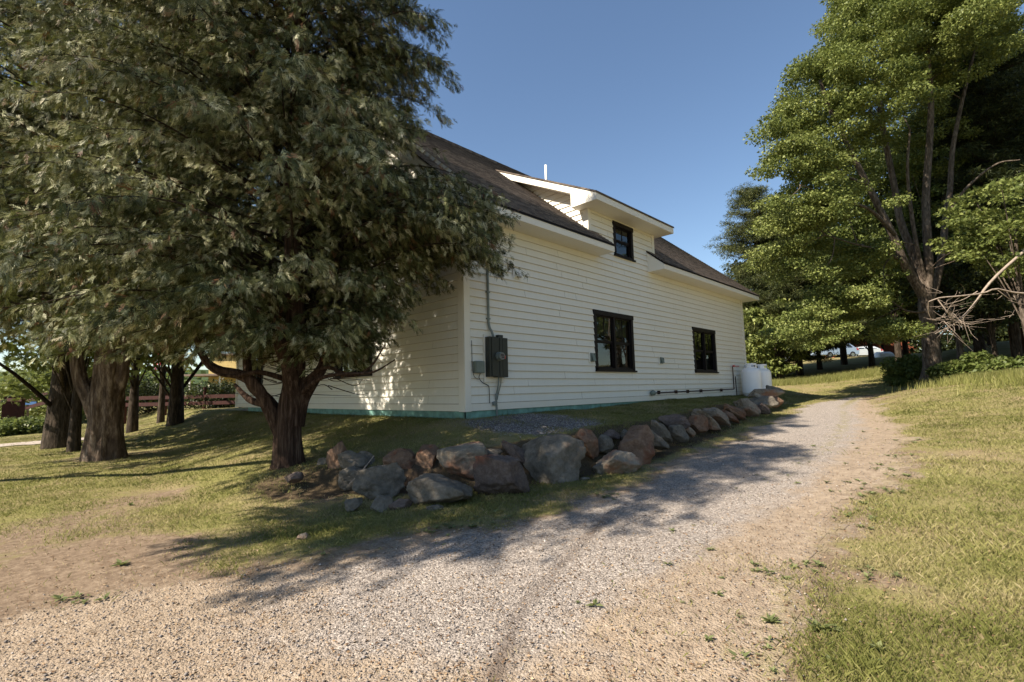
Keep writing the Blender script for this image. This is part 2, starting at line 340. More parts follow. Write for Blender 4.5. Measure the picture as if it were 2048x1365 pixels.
def stony(X, Y):
    return np.exp(-(((X-.9)/1.5)**4+((Y+1.15)/1.15)**4))*1.1
def grid(xs, ys):
    X, Y = np.meshgrid(xs, ys, indexing='ij'); n, m = X.shape; I = np.arange(n*m).reshape(n, m)
    F = np.stack([I[:-1, :-1], I[1:, :-1], I[1:, 1:], I[:-1, 1:]], -1).reshape(-1, 4); return X, Y, F
def axis(lo, hi, st, far_lo, far_hi):
    a = list(np.arange(lo, hi, st)); s = st; x = a[-1]
    while x < far_hi: s *= 1.12; x += s; a.append(x)
    s = st; x = lo
    while x > far_lo: s *= 1.12; x -= s; a.insert(0, x)
    return np.array(a)
TP = smoothline([[-1.9, -4.75, 0], [-2.9, -5.1, 0], [-3.6, -5.35, 0], [-4.2, -5.6, 0], [-4.6, -5.85, 0], [-4.95, -6.1, 0], [-5.6, -6.7, 0]], 80)[:, :2]
def tattrs(xs, ys):
    dmm = drivemask(xs, ys); trk = np.zeros(len(xs)); near = (np.abs(xs+3.5) < 3.5) & (np.abs(ys+5.5) < 2.5)
    dd = np.min(np.hypot(xs[near][:, None]-TP[None, :, 0], ys[near][:, None]-TP[None, :, 1]), 1); trk[near] = np.exp(-(dd/.06)**2)*(.95+vnoise(xs[near], ys[near], 3, 9))
    yl, yr = np.interp(xs, LX, LY), np.interp(xs, RX, RY); fr = np.clip((ys-yr)/np.maximum(yl-yr, .3), -1, 2)
    dirt = np.exp(-((fr-.12)/.22)**2)*.95+np.exp(-((fr-1)/.12)**2)*.6+sstep(4.2, 5.8, -xs)*.75+.12*vnoise(xs, ys, .8, 11)
    wdy = np.exp(-((fr-.42)/.11)**2)*np.interp(xs, [-3, 2, 8], [.2, .45, .55])+np.exp(-(fr/.12)**2)*.6+np.exp(-((fr-1)/.07)**2)*.35+sstep(13, 20, xs)*.35
    yw_ = np.interp(xs, WX, WY); earth_shade = np.exp(-((ys-yw_+.12)/.62)**4)*sstep(-4.6, -3.4, xs)*(1-sstep(7, 13, xs))*.95+.7*np.exp(-(np.hypot(xs+3.2, ys-.6)/1.0)**2)  # dark soil band, coloured to deepen the weak shade around boulders and cedar
    return {'earth_shade': earth_shade, 'bare': bare(xs, ys), 'stony': stony(xs, ys), 'dirt': dirt, 'weedy': wdy, 'track': np.clip(trk, 0, 1), 'drv': np.clip(dmm/.7+.5, -.6, 1.6)}
X, Y, F = grid(axis(-8, 24, .10, -2500, 2500), axis(-12, 12, .10, -2500, 3500))
g = bulk('ground', np.stack([X, Y, height(X, Y)], -1), F, M['ground'], smooth=True, attrs=tattrs(X.ravel(), Y.ravel()))
tag(g, kind='structure')
X, Y, F = grid(np.arange(-12, 24, .05), np.arange(-10, 2.5, .05))
dm = drivemask(X, Y); keep = dm.ravel()[F].min(1) > 0; F = F[keep]
used = np.unique(F); mp = -np.ones(X.size, int); mp[used] = np.arange(len(used)); xs, ys = X.ravel()[used], Y.ravel()[used]
d = bulk('driveway', np.stack([xs, ys, height(xs, ys)+.004], -1), mp[F], M['drive'], smooth=True, attrs=tattrs(xs, ys))
tag(d, kind='structure')
# pale path far left and through the trees
pp = smoothline([(-60, 23, 0), (-20, 20.5, 0), (-8, 18.6, 0), (-5.6, 18.0, 0), (-3.6, 17.4, 0)], 160)
nn = np.stack([-np.gradient(pp[:, 1]), np.gradient(pp[:, 0])], 1); nn /= np.linalg.norm(nn, axis=1, keepdims=True)
rows = [pp[:, :2]+nn*o for o in np.linspace(-.75, .75, 5)]; P2 = np.stack(rows, 1)
I = np.arange(160*5).reshape(160, 5); F = np.stack([I[:-1, :-1], I[1:, :-1], I[1:, 1:], I[:-1, 1:]], -1).reshape(-1, 4)
M['path'] = simple('pale_gravel_path', (.40, .34, .29), .9, .1, .2, 12, .4)
tag(bulk('path', np.stack([P2[..., 0], P2[..., 1], height(P2[..., 0], P2[..., 1])+.02], -1), F, M['path'], smooth=True), kind='structure')
# ---------------------------------------------------------------- the white house
HL, WG, RY_, OE, SL = 16.3, 9.4, 4.7, .61, .84
def rz(y): return 4.41+SL*(min(y, 2*RY_-y)+OE)
house = empty('house', (0, 0, gz(0, 0)), 'long white clapboard house with brown shingle roof and black windows beside the gravel drive', 'house')
JR = random.Random(4)
def siding(mb, pt, rows_z, lim, holes, joints=()):
    """pt(u, off, z) -> point; lim(z) -> (u0, u1); lap boards 178 mm high, cut round the openings"""
    for k, (za, zb) in enumerate(rows_z):
        cuts = sorted({za, zb}|{z for h in holes for z in h[2:] if za < z < zb})
        for z0, z1 in zip(cuts, cuts[1:]):
            zm = (z0+z1)/2; a0, b0 = lim(z0); a1, b1 = lim(z1)
            if b0-a0 < .02 and b1-a1 < .02: continue
            sp = [(None, None)]; hs = sorted(h for h in holes if h[2] < zm < h[3]); edges = []
            cur = None
            for h in hs: edges.append((cur, h[0])); cur = h[1]
            edges.append((cur, None))
            for l, r in edges:
                p0, q0 = (a0 if l is None else l), (b0 if r is None else r); p1, q1 = (a1 if l is None else l), (b1 if r is None else r)
                if q0 < p0: q0 = p0
                if q1 < p1: q1 = p1
                f = lambda z: .031-.026*(z-za)/(zb-za)
                js = [j for j in (JR.uniform(0, 3.6)+3.66*i_ for i_ in range(5)) if max(p0, p1)+.3 < j < min(q0, q1)-.3] if z1-z0 > .15 else []
                for (u0_, u1_, v0_, v1_) in zip([p0]+js, [j-.0045 for j in js]+[q0], [p1]+js, [j-.0045 for j in js]+[q1]): mb.quad(pt(u0_, f(z0), z0), pt(u1_, f(z0), z0), pt(v1_, f(z1), z1), pt(v0_, f(z1), z1))
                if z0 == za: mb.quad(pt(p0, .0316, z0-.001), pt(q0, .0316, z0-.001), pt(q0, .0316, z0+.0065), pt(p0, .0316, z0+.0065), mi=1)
                if z0 == za: mb.quad(pt(p0, .002, z0), pt(q0, .002, z0), pt(q0, .031, z0), pt(p0, .031, z0))
EX = .178; ZT = .154
rows = [(ZT+i*EX, ZT+(i+1)*EX) for i in range(60)]
W1 = (4.71, 6.80, .91, 2.64); W2 = (11.03, 13.07, .94, 2.63); DWn = (5.92, 7.05, 4.44, 5.52)
fpt = lambda u, o, z: (u, -o, z)
mb = MB()
siding(mb, fpt, [r for r in rows if r[0] < 4.1], lambda z: (.13, HL-.13), [W1, W2])
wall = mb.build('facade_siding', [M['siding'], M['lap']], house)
mb = MB(); ft = [(r[0], min(r[1], 5.60)) for r in rows if r[0] > 4.2 and r[0] < 5.58]
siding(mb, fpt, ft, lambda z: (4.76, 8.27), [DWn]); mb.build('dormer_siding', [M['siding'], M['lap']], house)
# gable wall and wing wall on the left
G1 = (3.82, 5.97, .91, 2.62); G2 = (12.1, 13.5, .83, 2.6); G3 = (3.7, 5.7, 5.0, 6.5); G4 = (8.2, 9.0, 3.0, 4.0)
gpt = lambda u, o, z: (-o, u, z)
def glim(z):
    if z < 4.4: return (.17, 15.2)
    y = (z-.16-4.41)/SL-OE; return (max(.0, y), min(WG, 2*RY_-y)) if y < RY_ else (RY_, RY_)
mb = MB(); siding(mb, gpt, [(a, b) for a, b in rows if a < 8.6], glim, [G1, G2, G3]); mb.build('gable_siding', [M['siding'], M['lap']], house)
mb = MB()   # cheek of the dormer, facing the gable side
def clim(z): return (max(0.13, (z-6.06)/.5), max(.0, (z-4.93)/SL))
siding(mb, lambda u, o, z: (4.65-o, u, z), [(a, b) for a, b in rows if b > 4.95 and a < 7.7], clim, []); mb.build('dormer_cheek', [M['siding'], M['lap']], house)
mb = MB()
mb.quad((8.38, .0, 4.9), (8.38, 3.5, 7.8), (8.38, 0, 6.05)); 
mb.build('dormer_side', M['siding'], house)
# plain cores behind the boards (hollow: only outer skins), far end and back walls
mb = MB()
mb.quad((HL, 0, 0), (HL, WG, 0), (HL, WG, 4.8), (HL, RY_, 8.7), (HL, 0, 4.8)); mb.quad((0, 15.35, 0), (HL, 15.35, 0), (HL, 15.35, 4.2), (0, 15.35, 4.2))
mb.quad((HL, WG, 0), (HL, 15.35, 0), (HL, 15.35, 4.2), (HL, WG, 4.8)); mb.quad((0, WG, 4.2), (HL, WG, 4.2), (HL, WG, 4.8), (0, WG, 4.8))
mb.build('rear_walls', M['siding'], house)
# skirt boards and corner boards
mb = MB(); mb.box((.13, -.032, 0), (HL, .01, ZT-.006)); mb.box((.13, -.036, ZT-.014), (HL, -.03, ZT-.004), 0)
mb.box((-.032, .17, 0), (.01, 15.35, ZT-.006)); mb.build('skirt_board', M['trim'], house, bevel=.003)
mb = MB(); mb.box((-.04, -.042, -.012), (.13, .0, 4.24)); mb.build('corner_board', M['trim'], house, bevel=.004)
mb = MB(); mb.box((-.042, .0, -.012), (.0, .17, 4.24)); mb.build('corner_board', M['trim'], house, bevel=.004)
mb = MB(); mb.box((HL-.13, -.042, -.01), (HL+.042, .0, 4.24)); mb.build('corner_board', M['trim'], house, bevel=.004)
mb = MB(); mb.box((-.042, 15.2, -.01), (.0, 15.38, 4.2)); mb.build('corner_board', M['trim'], house)
mb = MB(); mb.box((4.61, -.042, 4.94), (4.76, .13, 5.58)); mb.build('corner_board', M['trim'], house, bevel=.004)
mb = MB(); mb.box((8.27, -.042, 4.94), (8.42, .13, 5.58)); mb.build('corner_board', M['trim'], house, bevel=.004)
# foundation: painted panels with joints
mb = MB()
for a in np.arange(.02, HL, 1.22): mb.box((a, .0, -1.3), (min(a+1.212, HL), .05, -.004))
mb.box((.02, .012, -1.3), (HL-.02, .08, -.01))
for a in np.arange(.06, 13.6, 1.22): mb.box((.0, a, -1.3), (.05, min(a+1.212, 13.8), -.004))
mb.box((.012, .06, -1.3), (.08, 13.8, -.01)); mb.build('foundation', M['teal'], house)
mb = MB()
for a in np.arange(13.8, 15.2, .4):
    for k in range(4): mb.box((.25, a+.2*(k % 2)-.0, -.9+.2*k), (.45, min(a+.39+.2*(k % 2), 15.3), -.705+.2*k))
mb.build('pier_blocks', M['concrete'], house)
# roof: stepped shingle courses
def courses(mb, x0, x1, y0, y1, z0, s, dy=.107):
    y = y0; n = 0
    while y < y1-.01:
        ye = min(y+dy, y1); h = .022
        a, b = z0+s*(y-y0), z0+s*(ye-y0); X0, X1 = (x0(y), x1(y)) if callable(x0) else (x0, x1)
        mb.quad((X0, y, a+h), (X1, y, a+h), (X1, ye, b+.003), (X0, ye, b+.003)); mb.quad((X0, y, a-.004), (X1, y, a-.004), (X1, y, a+h), (X0, y, a+h)); y = ye
RT0 = 4.41+.03
roof = MB()
def xl(y): return -.45
# left part, right part (split by the wall dormer)
courses(roof, lambda y: -.45, lambda y: 5.05 if y < -.01 else 4.65, -.63, 3.42, RT0, SL)
courses(roof, lambda y: 7.90 if y < -.01 else 8.38, lambda y: 16.86, -.63, 3.42, RT0, SL)
courses(roof, lambda y: -.45, lambda y: 16.86, 3.42, RY_, RT0+SL*4.05, SL)
zr = RT0+SL*(RY_+.63)
roof.quad((-.45, RY_, zr), (16.86, RY_, zr), (16.86, 10.03, RT0), (-.45, 10.03, RT0))
for x0, x1 in ((-.45, -.44), (16.85, 16.86)): roof.prism([(-.63, RT0-.03), (RY_, zr-.03), (10.03, RT0-.03), (10.03, RT0+.006), (RY_, zr+.006), (-.63, RT0+.006)], x0, x1)
for k in range(58): roof.box((-.45+k*.3, RY_-.13, zr-.09+.003*(k % 2)), (-.45+k*.3+.29, RY_+.13, zr+.02+.003*(k % 2)))
ro = roof.build('main_roof', M['shingle'], house)
mb = MB()
for x0, x1 in ((-.44, 5.04), (7.91, 16.85)): mb.box((x0, -.63, RT0-.035), (x1, -.612, RT0+.014))
mb.prism([(-.63, RT0-.03), (-.63, RT0-.012), (RY_, zr-.012), (RY_, zr-.03)], -.44, -.43-.003)
mb.quad((5.045, -.63, RT0), (5.045, .0, RT0+SL*.63), (5.045, .0, RT0+SL*.63-.04), (5.045, -.63, RT0-.04))
mb.quad((7.905, -.63, RT0+.006), (7.905, -.63, RT0-.04), (7.905, .0, RT0+SL*.63-.04), (7.905, .0, RT0+SL*.63+.01))
mb.build('drip_edge', M['black'], house)
def soff(poly_x, nm, poly): 
    m_ = MB(); m_.prism(poly, *poly_x); return m_.build(nm, M['trim'], house, bevel=.003)
eav = [(-.61, 4.24), (.0, 4.24), (.0, 4.41+SL*.61-.01), (-.61, 4.40)]
soff((-.43, 5.03), 'eave', eav); soff((7.92, 16.83), 'eave', eav)
rk = [(-.612, 4.238), (.24, 4.238), (.24, rz(.24)-.32), (RY_, rz(RY_)-.32), (WG-.24, rz(.24)-.32), (WG-.24, 4.238), (WG+.61, 4.238), (WG+.61, 4.40), (RY_, rz(RY_)-.01), (-.612, 4.398)]
def rake(x0, x1, nm='rake_overhang'):
    m_ = MB(); n = len(rk); 
    # built as strips so that the concave outline stays clean
    def strip(A, B): m_.prism([A[0], A[1], B[1], B[0]], x0, x1)
    low = lambda y: 4.238 if y < .24 or y > WG-.24 else rz(y)-.32
    ys = [-.612, 0, .24]; 
    m_.prism([(-.612, 4.238), (.24, 4.238), (.24, rz(.24)-.01), (-.612, 4.398)], x0, x1)
    m_.prism([(.24, rz(.24)-.32), (RY_, rz(RY_)-.32), (RY_, rz(RY_)-.01), (.24, rz(.24)-.01)], x0, x1)
    m_.prism([(RY_, rz(RY_)-.32), (WG-.24, rz(.24)-.32), (WG-.24, rz(.24)-.01), (RY_, rz(RY_)-.01)], x0, x1)
    m_.prism([(WG-.24, 4.238), (WG+.61, 4.238), (WG+.61, 4.398), (WG-.24, rz(.24)-.01)], x0, x1)
    return m_.build(nm, M['trim'], house)
rake(-.433, -.0); rake(HL, 16.833)
# dormer roof
DZ0, DS = 5.78, .5
def dz(y): return DZ0+DS*(y+.61)
mb = MB(); courses(mb, 4.21, 8.75, -.63, 3.42, DZ0+.02, DS)
for x0, x1 in ((4.205, 4.215), (8.745, 8.755)): mb.prism([(-.63, DZ0-.01), (3.42, dz(3.42)-.0), (3.42, dz(3.42)+.045), (-.63, DZ0+.034)], x0, x1)
mb.box((4.21, -.634, DZ0-.012), (8.75, -.626, DZ0+.034)); mb.build('dormer_roof', M['shingle'], house)
mb = MB()
mb.prism([(-.61, 5.585), (.0, 5.585), (.0, dz(0)-.02), (-.61, DZ0-.01)], 4.65, 8.38)
for x0, x1 in ((4.23, 4.65), (8.38, 8.73)):
    mb.prism([(-.612, 5.583), (.27, 5.583), (.27, dz(.27)-.012), (-.612, DZ0-.012)], x0, x1)
    mb.prism([(.27, dz(.27)-.21), (3.45, dz(3.45)-.21), (3.45, dz(3.45)-.012), (.27, dz(.27)-.012)], x0, x1)
mb.build('dormer_eave', M['trim'], house, bevel=.003)
mb = MB(); mb.tube([(6.42, 3.0, 7.3), (6.42, 3.0, 8.55)], [.045, .045], 12); mb.lathe([(.12, 0), (.06, .08)], (6.42, 3, 7.55), 12); mb.build('vent_pipe', M['pvc'], house, smooth=True)
# wing roof over the left part of the house
mb = MB(); courses(mb, -.4, 16.6, WG, 12.4, 4.45, .5, .12); mb.quad((-.4, 12.4, 5.95), (16.6, 12.4, 5.95), (16.6, 15.8, 4.2), (-.4, 15.8, 4.2)); mb.build('wing_roof', M['shingle'], house)
mb = MB(); mb.quad((0, 15.35, 4.2), (0, WG, 4.2), (0, WG, 4.4), (0, 12.4, 5.9)); mb.prism([(15.2, 4.1), (15.75, 4.1), (15.75, 4.22), (12.4, 5.92), (12.4, 5.72)], -.38, 0); mb.build('wing_gable', M['trim'], house)
# windows
def window(face, rect, nm='window', double=True, curtain=False, hung=True):
    a, b, z0, z1 = rect; T = .125
    P = (lambda u, o, z: (u, -o, z)) if face == 'f' else (lambda u, o, z: (-o, u, z))
    def bx(m_, u0, u1, o0, o1, c0, c1): m_.box(P(u0, o0, c0), P(u1, o1, c1))
    f = MB(); o = .036
    bx(f, a-.02, b+.02, -.08, o+.012, z1-T, z1+.012); bx(f, a, a+T, -.08, o, z0, z1-T); bx(f, b-T, b, -.08, o, z0, z1-T); bx(f, a, b, -.08, o, z0, z0+T*.7)
    fr = f.build('window', M['black'], house, bevel=.003); fr['label'] = 'black framed window'
    s = MB(); bx(s, a-.035, b+.035, o-.001, o+.05, z0-.02, z0+.03); s.build('sill', M['black'], fr, bevel=.004)
    s = MB(); n = 2 if double else 1; iw = (b-a-2*T); mid = .09
    if double: bx(s, (a+b)/2-mid/2, (a+b)/2+mid/2, -.07, o-.008, z0+T*.7, z1-T)
    panes = []
    for k in range(n):
        u0 = a+T+k*(iw/2+mid/2) if double else a+T; u1 = u0+(iw/2-mid/2 if double else iw); zz0, zz1 = z0+T*.7, z1-T; zm = (zz0+zz1)/2
        for (c0, c1, oo) in ((zz0, zm, -.045), (zm, zz1, -.02)):
            sw = .042
            bx(s, u0, u0+sw, oo-.03, oo, c0, c1); bx(s, u1-sw, u1, oo-.03, oo, c0, c1); bx(s, u0+sw, u1-sw, oo-.03, oo-.001, c0, c0+sw); bx(s, u0+sw, u1-sw, oo-.03, oo-.001, c1-sw, c1)
            if c0 == zm: bx(s, (u0+u1)/2-.009, (u0+u1)/2+.009, oo-.022, oo-.004, c0+sw, c1-sw)
            panes.append((u0+sw, u1-sw, c0+sw, c1-sw, oo-.016))
    s.build('sash', M['black'], fr)
    for u0, u1, c0, c1, oo in panes:
        g_ = MB(); g_.quad(P(u0, oo, c0), P(u1, oo, c0), P(u1, oo, c1), P(u0, oo, c1)); g_.build('pane', M['glass'], fr)
    r = MB(); D = -1.6; e = .5
    q = [(a-e, b+e, z0-.9, z1+.3)][0]
    u0, u1, c0, c1 = q
    for pts in (((u0, D, c0), (u1, D, c0), (u1, D, c1), (u0, D, c1)), ((u0, -.1, c0), (u0, D, c0), (u0, D, c1), (u0, -.1, c1)), ((u1, -.1, c0), (u1, D, c0), (u1, D, c1), (u1, -.1, c1)),
                ((u0, -.1, c0), (u1, -.1, c0), (u1, D, c0), (u0, D, c0)), ((u0, -.1, c1), (u1, -.1, c1), (u1, D, c1), (u0, D, c1))): r.quad(*[P(*p) for p in pts])
    for pts in (((u0, -.1, c0), (a+.05, -.1, c0), (a+.05, -.1, c1), (u0, -.1, c1)), ((b-.05, -.1, c0), (u1, -.1, c0), (u1, -.1, c1), (b-.05, -.1, c1)),
                ((a+.05, -.1, c0), (b-.05, -.1, c0), (b-.05, -.1, z0+.05), (a+.05, -.1, z0+.05)), ((a+.05, -.1, z1-.05), (b-.05, -.1, z1-.05), (b-.05, -.1, c1), (a+.05, -.1, c1))): r.quad(*[P(*p) for p in pts])
    bx(r, (a+b)/2-.5, (a+b)/2+.1, -1.5, -1.2, c0, z0+.7); bx(r, b-.6, b-.1, -1.3, -.9, c0, z0+.95)
    r.build('room_interior', M['room'], fr)
    if curtain:
        c = MB(); k = 60
        for i in range(k):
            t0, t1 = i/k, (i+1)/k; w_ = lambda t: -.17+.018*math.sin(t*70)
            if .47 < t0 < .52 and double: continue
            c.quad(P(a+T+t0*iw, w_(t0), z1-T-curtain), P(a+T+t1*iw, w_(t1), z1-T-curtain), P(a+T+t1*iw, w_(t1), z1-T), P(a+T+t0*iw, w_(t0), z1-T))
        c.build('curtain', M['curtain'], fr)
    return fr
window('f', W1, curtain=.55); window('f', W2); window('f', DWn, double=False); window('g', G1); window('g', G2); window('g', G3)
# ---------------------------------------------------------------- services on the facade
def part(name, m, parent, f, **k): mb = MB(); f(mb); return mb.build(name, m, parent, **k)
mt = empty('electric_meter', (.8, -.03, .65), 'dark green electric meter cabinet on a white backboard with a round dial and red tag', 'electric meter')
part('backboard', M['trim'], mt, lambda b: b.box((.50, -.05, .60), (1.10, -.026, 1.66)), bevel=.003)
part('cabinet', M['utility'], mt, lambda b: (b.box((.54, -.19, .72), (.76, -.05, 1.60)), b.box((.765, -.20, .71), (1.09, -.05, 1.59)), b.box((.86, -.15, 1.59), (1.0, -.05, 1.66))), bevel=.006)
part('cabinet_cover', M['utility'], mt, lambda b: (b.box((.60, -.206, .73), (.80, -.195, 1.585)), b.box((.83, -.212, .73), (.845, -.2, 1.585)), b.box((.925, -.206, .75), (1.07, -.198, 1.57))), bevel=.002)
def dial(b):
    for r, o0, o1 in ((.098, .20, .25), (.085, .25, .32)): b.tube([(.80, -o0, 1.17), (.80, -o1, 1.17)], [r, r*.97], 24)
part('dial', M['galv'], mt, dial); part('dial_face', M['concrete'], mt, lambda b: (b.tube([(.80, -.32, 1.17), (.80, -.326, 1.17)], [.065, .065], 24)))
part('dial_display', M['cable'], mt, lambda b: (b.box((.755, -.333, 1.175), (.83, -.326, 1.205)), b.box((.78, -.333, 1.13), (.85, -.326, 1.155))))
part('tag', M['red'], mt, lambda b: b.box((.90, -.23, 1.12), (.99, -.205, 1.19)))
cn = MB(); cn.tube(smoothline([(.72, -.13, 1.6), (.70, -.10, 1.72), (.66, -.055, 1.88), (.655, -.05, 2.3), (.655, -.05, 4.24)], 30), [.028], 10)
for z in (2.0, 2.6, 3.2, 3.8): cn.box((.60, -.06, z), (.71, -.028, z+.03))
tag(cn.build('electrical_conduit', M['galv'], smooth=False), 'grey conduit running up the siding from the dark meter cabinet to the eave', 'conduit')
cn = MB(); cn.tube(smoothline([(.87, -.12, .72), (.86, -.10, .5), (.84, -.06, .3), (.85, -.055, .0), (.85, -.055, -.35)], 24), [.022], 8); cn.tube(smoothline([(.94, -.12, .72), (.95, -.09, .55), (.90, -.06, .35), (.87, -.06, .22)], 16), [.012], 6)
cn.lathe([(.001, -.05), (.04, -.04), (.045, .03), (.001, .05)], (.76, -.07, .14), 10)
tag(cn.build('ground_conduit', M['galv']), 'grey conduit going from the bottom of the dark meter cabinet down into the soil', 'conduit')
tb = empty('telephone_box', (.32, -.03, .8), 'small pale grey utility box on the siding between the corner board and the meter', 'utility box')
part('housing', M['grey'], tb, lambda b: b.box((.2, -.13, .80), (.45, -.026, 1.06)), bevel=.012); part('cover', M['grey'], tb, lambda b: b.box((.215, -.14, .815), (.435, -.128, 1.045)), bevel=.01)
def cb(b): b.tube(smoothline([(.36, -.08, .80), (.34, -.06, .70), (.45, -.05, .60), (.58, -.05, .55), (.64, -.045, .48), (.65, -.045, .15)], 40), [.008], 6); b.tube(smoothline([(.16, -.045, 1.5), (.165, -.05, .95), (.2, -.06, .74), (.33, -.06, .66)], 30), [.006], 6)
part('cable', M['cable'], tb, cb)
for (u0, u1, z0, z1, lb) in ((4.42, 4.62, 1.16, 1.40, 'small grey outlet box on the siding touching the left edge of the larger double window'), (8.34, 8.55, 1.20, 1.41, 'small grey outlet box on the siding midway between the two lower windows')):
    ob = empty('outlet_box', (u0, -.03, z0), lb, 'outlet box', 'weatherproof outlet boxes on the long wall')
    part('housing', M['grey'], ob, lambda b: b.box((u0+.04, -.07, z0), (u1, -.026, z1)), bevel=.006); part('cover', M['grey'], ob, lambda b: b.quad((u0+.05, -.072, z1-.01), (u1-.01, -.072, z1-.01), (u1-.01, -.125, z0+.02), (u0+.05, -.125, z0+.02)) or b.box((u0+.05, -.125, z0+.02), (u1-.01, -.07, z0+.03)) or b.box((u1-.02, -.11, z0+.02), (u1-.01, -.07, z1-.02)))
    part('mounting_block', M['trim'], ob, lambda b: b.box((u0-.02, -.034, z0-.03), (u0+.05, -.0245, z1+.03)))
vh = empty('dryer_vent', (1.6, -.03, 3.1), 'white square vent hood high on the siding near the conduit', 'vent hood')
part('flange', M['pvc'], vh, lambda b: b.box((1.49, -.04, 3.06), (1.75, -.026, 3.32)), bevel=.004)
part('hood', M['pvc'], vh, lambda b: (b.quad((1.53, -.042, 3.28), (1.71, -.042, 3.28), (1.71, -.14, 3.14), (1.53, -.14, 3.14)), b.quad((1.53, -.042, 3.28), (1.53, -.14, 3.14), (1.53, -.14, 3.10), (1.53, -.042, 3.10)), b.quad((1.71, -.042, 3.28), (1.71, -.042, 3.10), (1.71, -.14, 3.10), (1.71, -.14, 3.14)), b.quad((1.53, -.14, 3.10), (1.71, -.14, 3.10), (1.71, -.14, 3.14), (1.53, -.14, 3.14))))
gp = empty('gas_line', (7.6, -.05, .2), 'dark iron gas pipe with clamps running low along the siding to the propane tanks', 'gas pipe')
part('pipe', M['rust'], gp, lambda b: (b.tube(smoothline([(7.75, -.09, .235), (11, -.09, .25), (14.5, -.09, .27)], 12), [.021], 8), b.tube([(14.52, -.09, .27), (14.52, -.09, 1.22)], [.021, .021], 8), b.tube([(14.7, -.12, -.05), (14.66, -.12, .8)], [.02, .02], 8)))
part('regulator', M['grey'], gp, lambda b: (b.lathe([(.001, -.09), (.05, -.085), (.1, -.02), (.1, .02), (.06, .06), (.03, .09), (.001, .09)], (7.66, -.12, .24), 18)))
for x in (8.1, 9.3, 10.2, 11.3, 13.2): part('clamp', M['rust'], gp, lambda b: b.box((x, -.12, .19), (x+.05, -.03, .30)))
part('valve', M['red'], gp, lambda b: (b.box((14.48, -.16, 1.20), (14.62, -.10, 1.27)), b.tube([(14.5, -.12, 1.235), (14.95, -.2, 1.235)], [.016, .016], 8)))
def tank(x, y, lb, yaw=0):
    z = gz(x, y)-.01; t = empty('propane_tank', (x, y, z), lb, 'propane tank', 'upright propane tanks at the end of the house')
    b = MB(); R = .385; pr = [(.33, 0), (.34, .05), (.30, .07), (R*.8, .075), (R*.97, .11), (R, .18), (R, .97), (R*.985, 1.03), (R*.92, 1.09), (R*.78, 1.15), (R*.5, 1.20), (.001, 1.22)]
    b.lathe(pr, (x, y, z), 40); b.build('body', M['tank'], t, smooth=True)
    b = MB(); k = 48; rc = .235; gaps = [(2, 8), (14, 20), (26, 32), (38, 44)]
    def inw(i): return any(a <= i < c for a, c in gaps)
    for i in range(k):
        a0, a1 = 2*math.pi*i/k+yaw, 2*math.pi*(i+1)/k+yaw
        for (c0, c1) in (((1.12, 1.22), (1.31, 1.38)) if inw(i) else ((1.12, 1.38),)):
            for r in (rc, rc-.008): b.quad((x+r*math.cos(a0), y+r*math.sin(a0), z+c0), (x+r*math.cos(a1), y+r*math.sin(a1), z+c0), (x+r*math.cos(a1), y+r*math.sin(a1), z+c1), (x+r*math.cos(a0), y+r*math.sin(a0), z+c1))
    for i in range(k):
        a0, a1 = 2*math.pi*i/k, 2*math.pi*(i+1)/k; b.quad((x+rc*math.cos(a0), y+rc*math.sin(a0), z+1.38), (x+rc*math.cos(a1), y+rc*math.sin(a1), z+1.38), (x+(rc-.03)*math.cos(a1), y+(rc-.03)*math.sin(a1), z+1.385), (x+(rc-.03)*math.cos(a0), y+(rc-.03)*math.sin(a0), z+1.385))
    b.build('collar', M['tank'], t)
    part('valve', M['cable'], t, lambda b: (b.tube([(x, y, z+1.2), (x, y, z+1.34)], [.035, .03], 10), b.tube([(x-.1, y-.05, z+1.27), (x+.08, y+.03, z+1.27)], [.03, .03], 8)))
    return t
tank(15.25, -.56, 'white upright propane tank standing nearer, beside the gas pipe riser', .2); tank(16.35, -.62, 'white upright propane tank standing behind the other at the far house corner', .6)
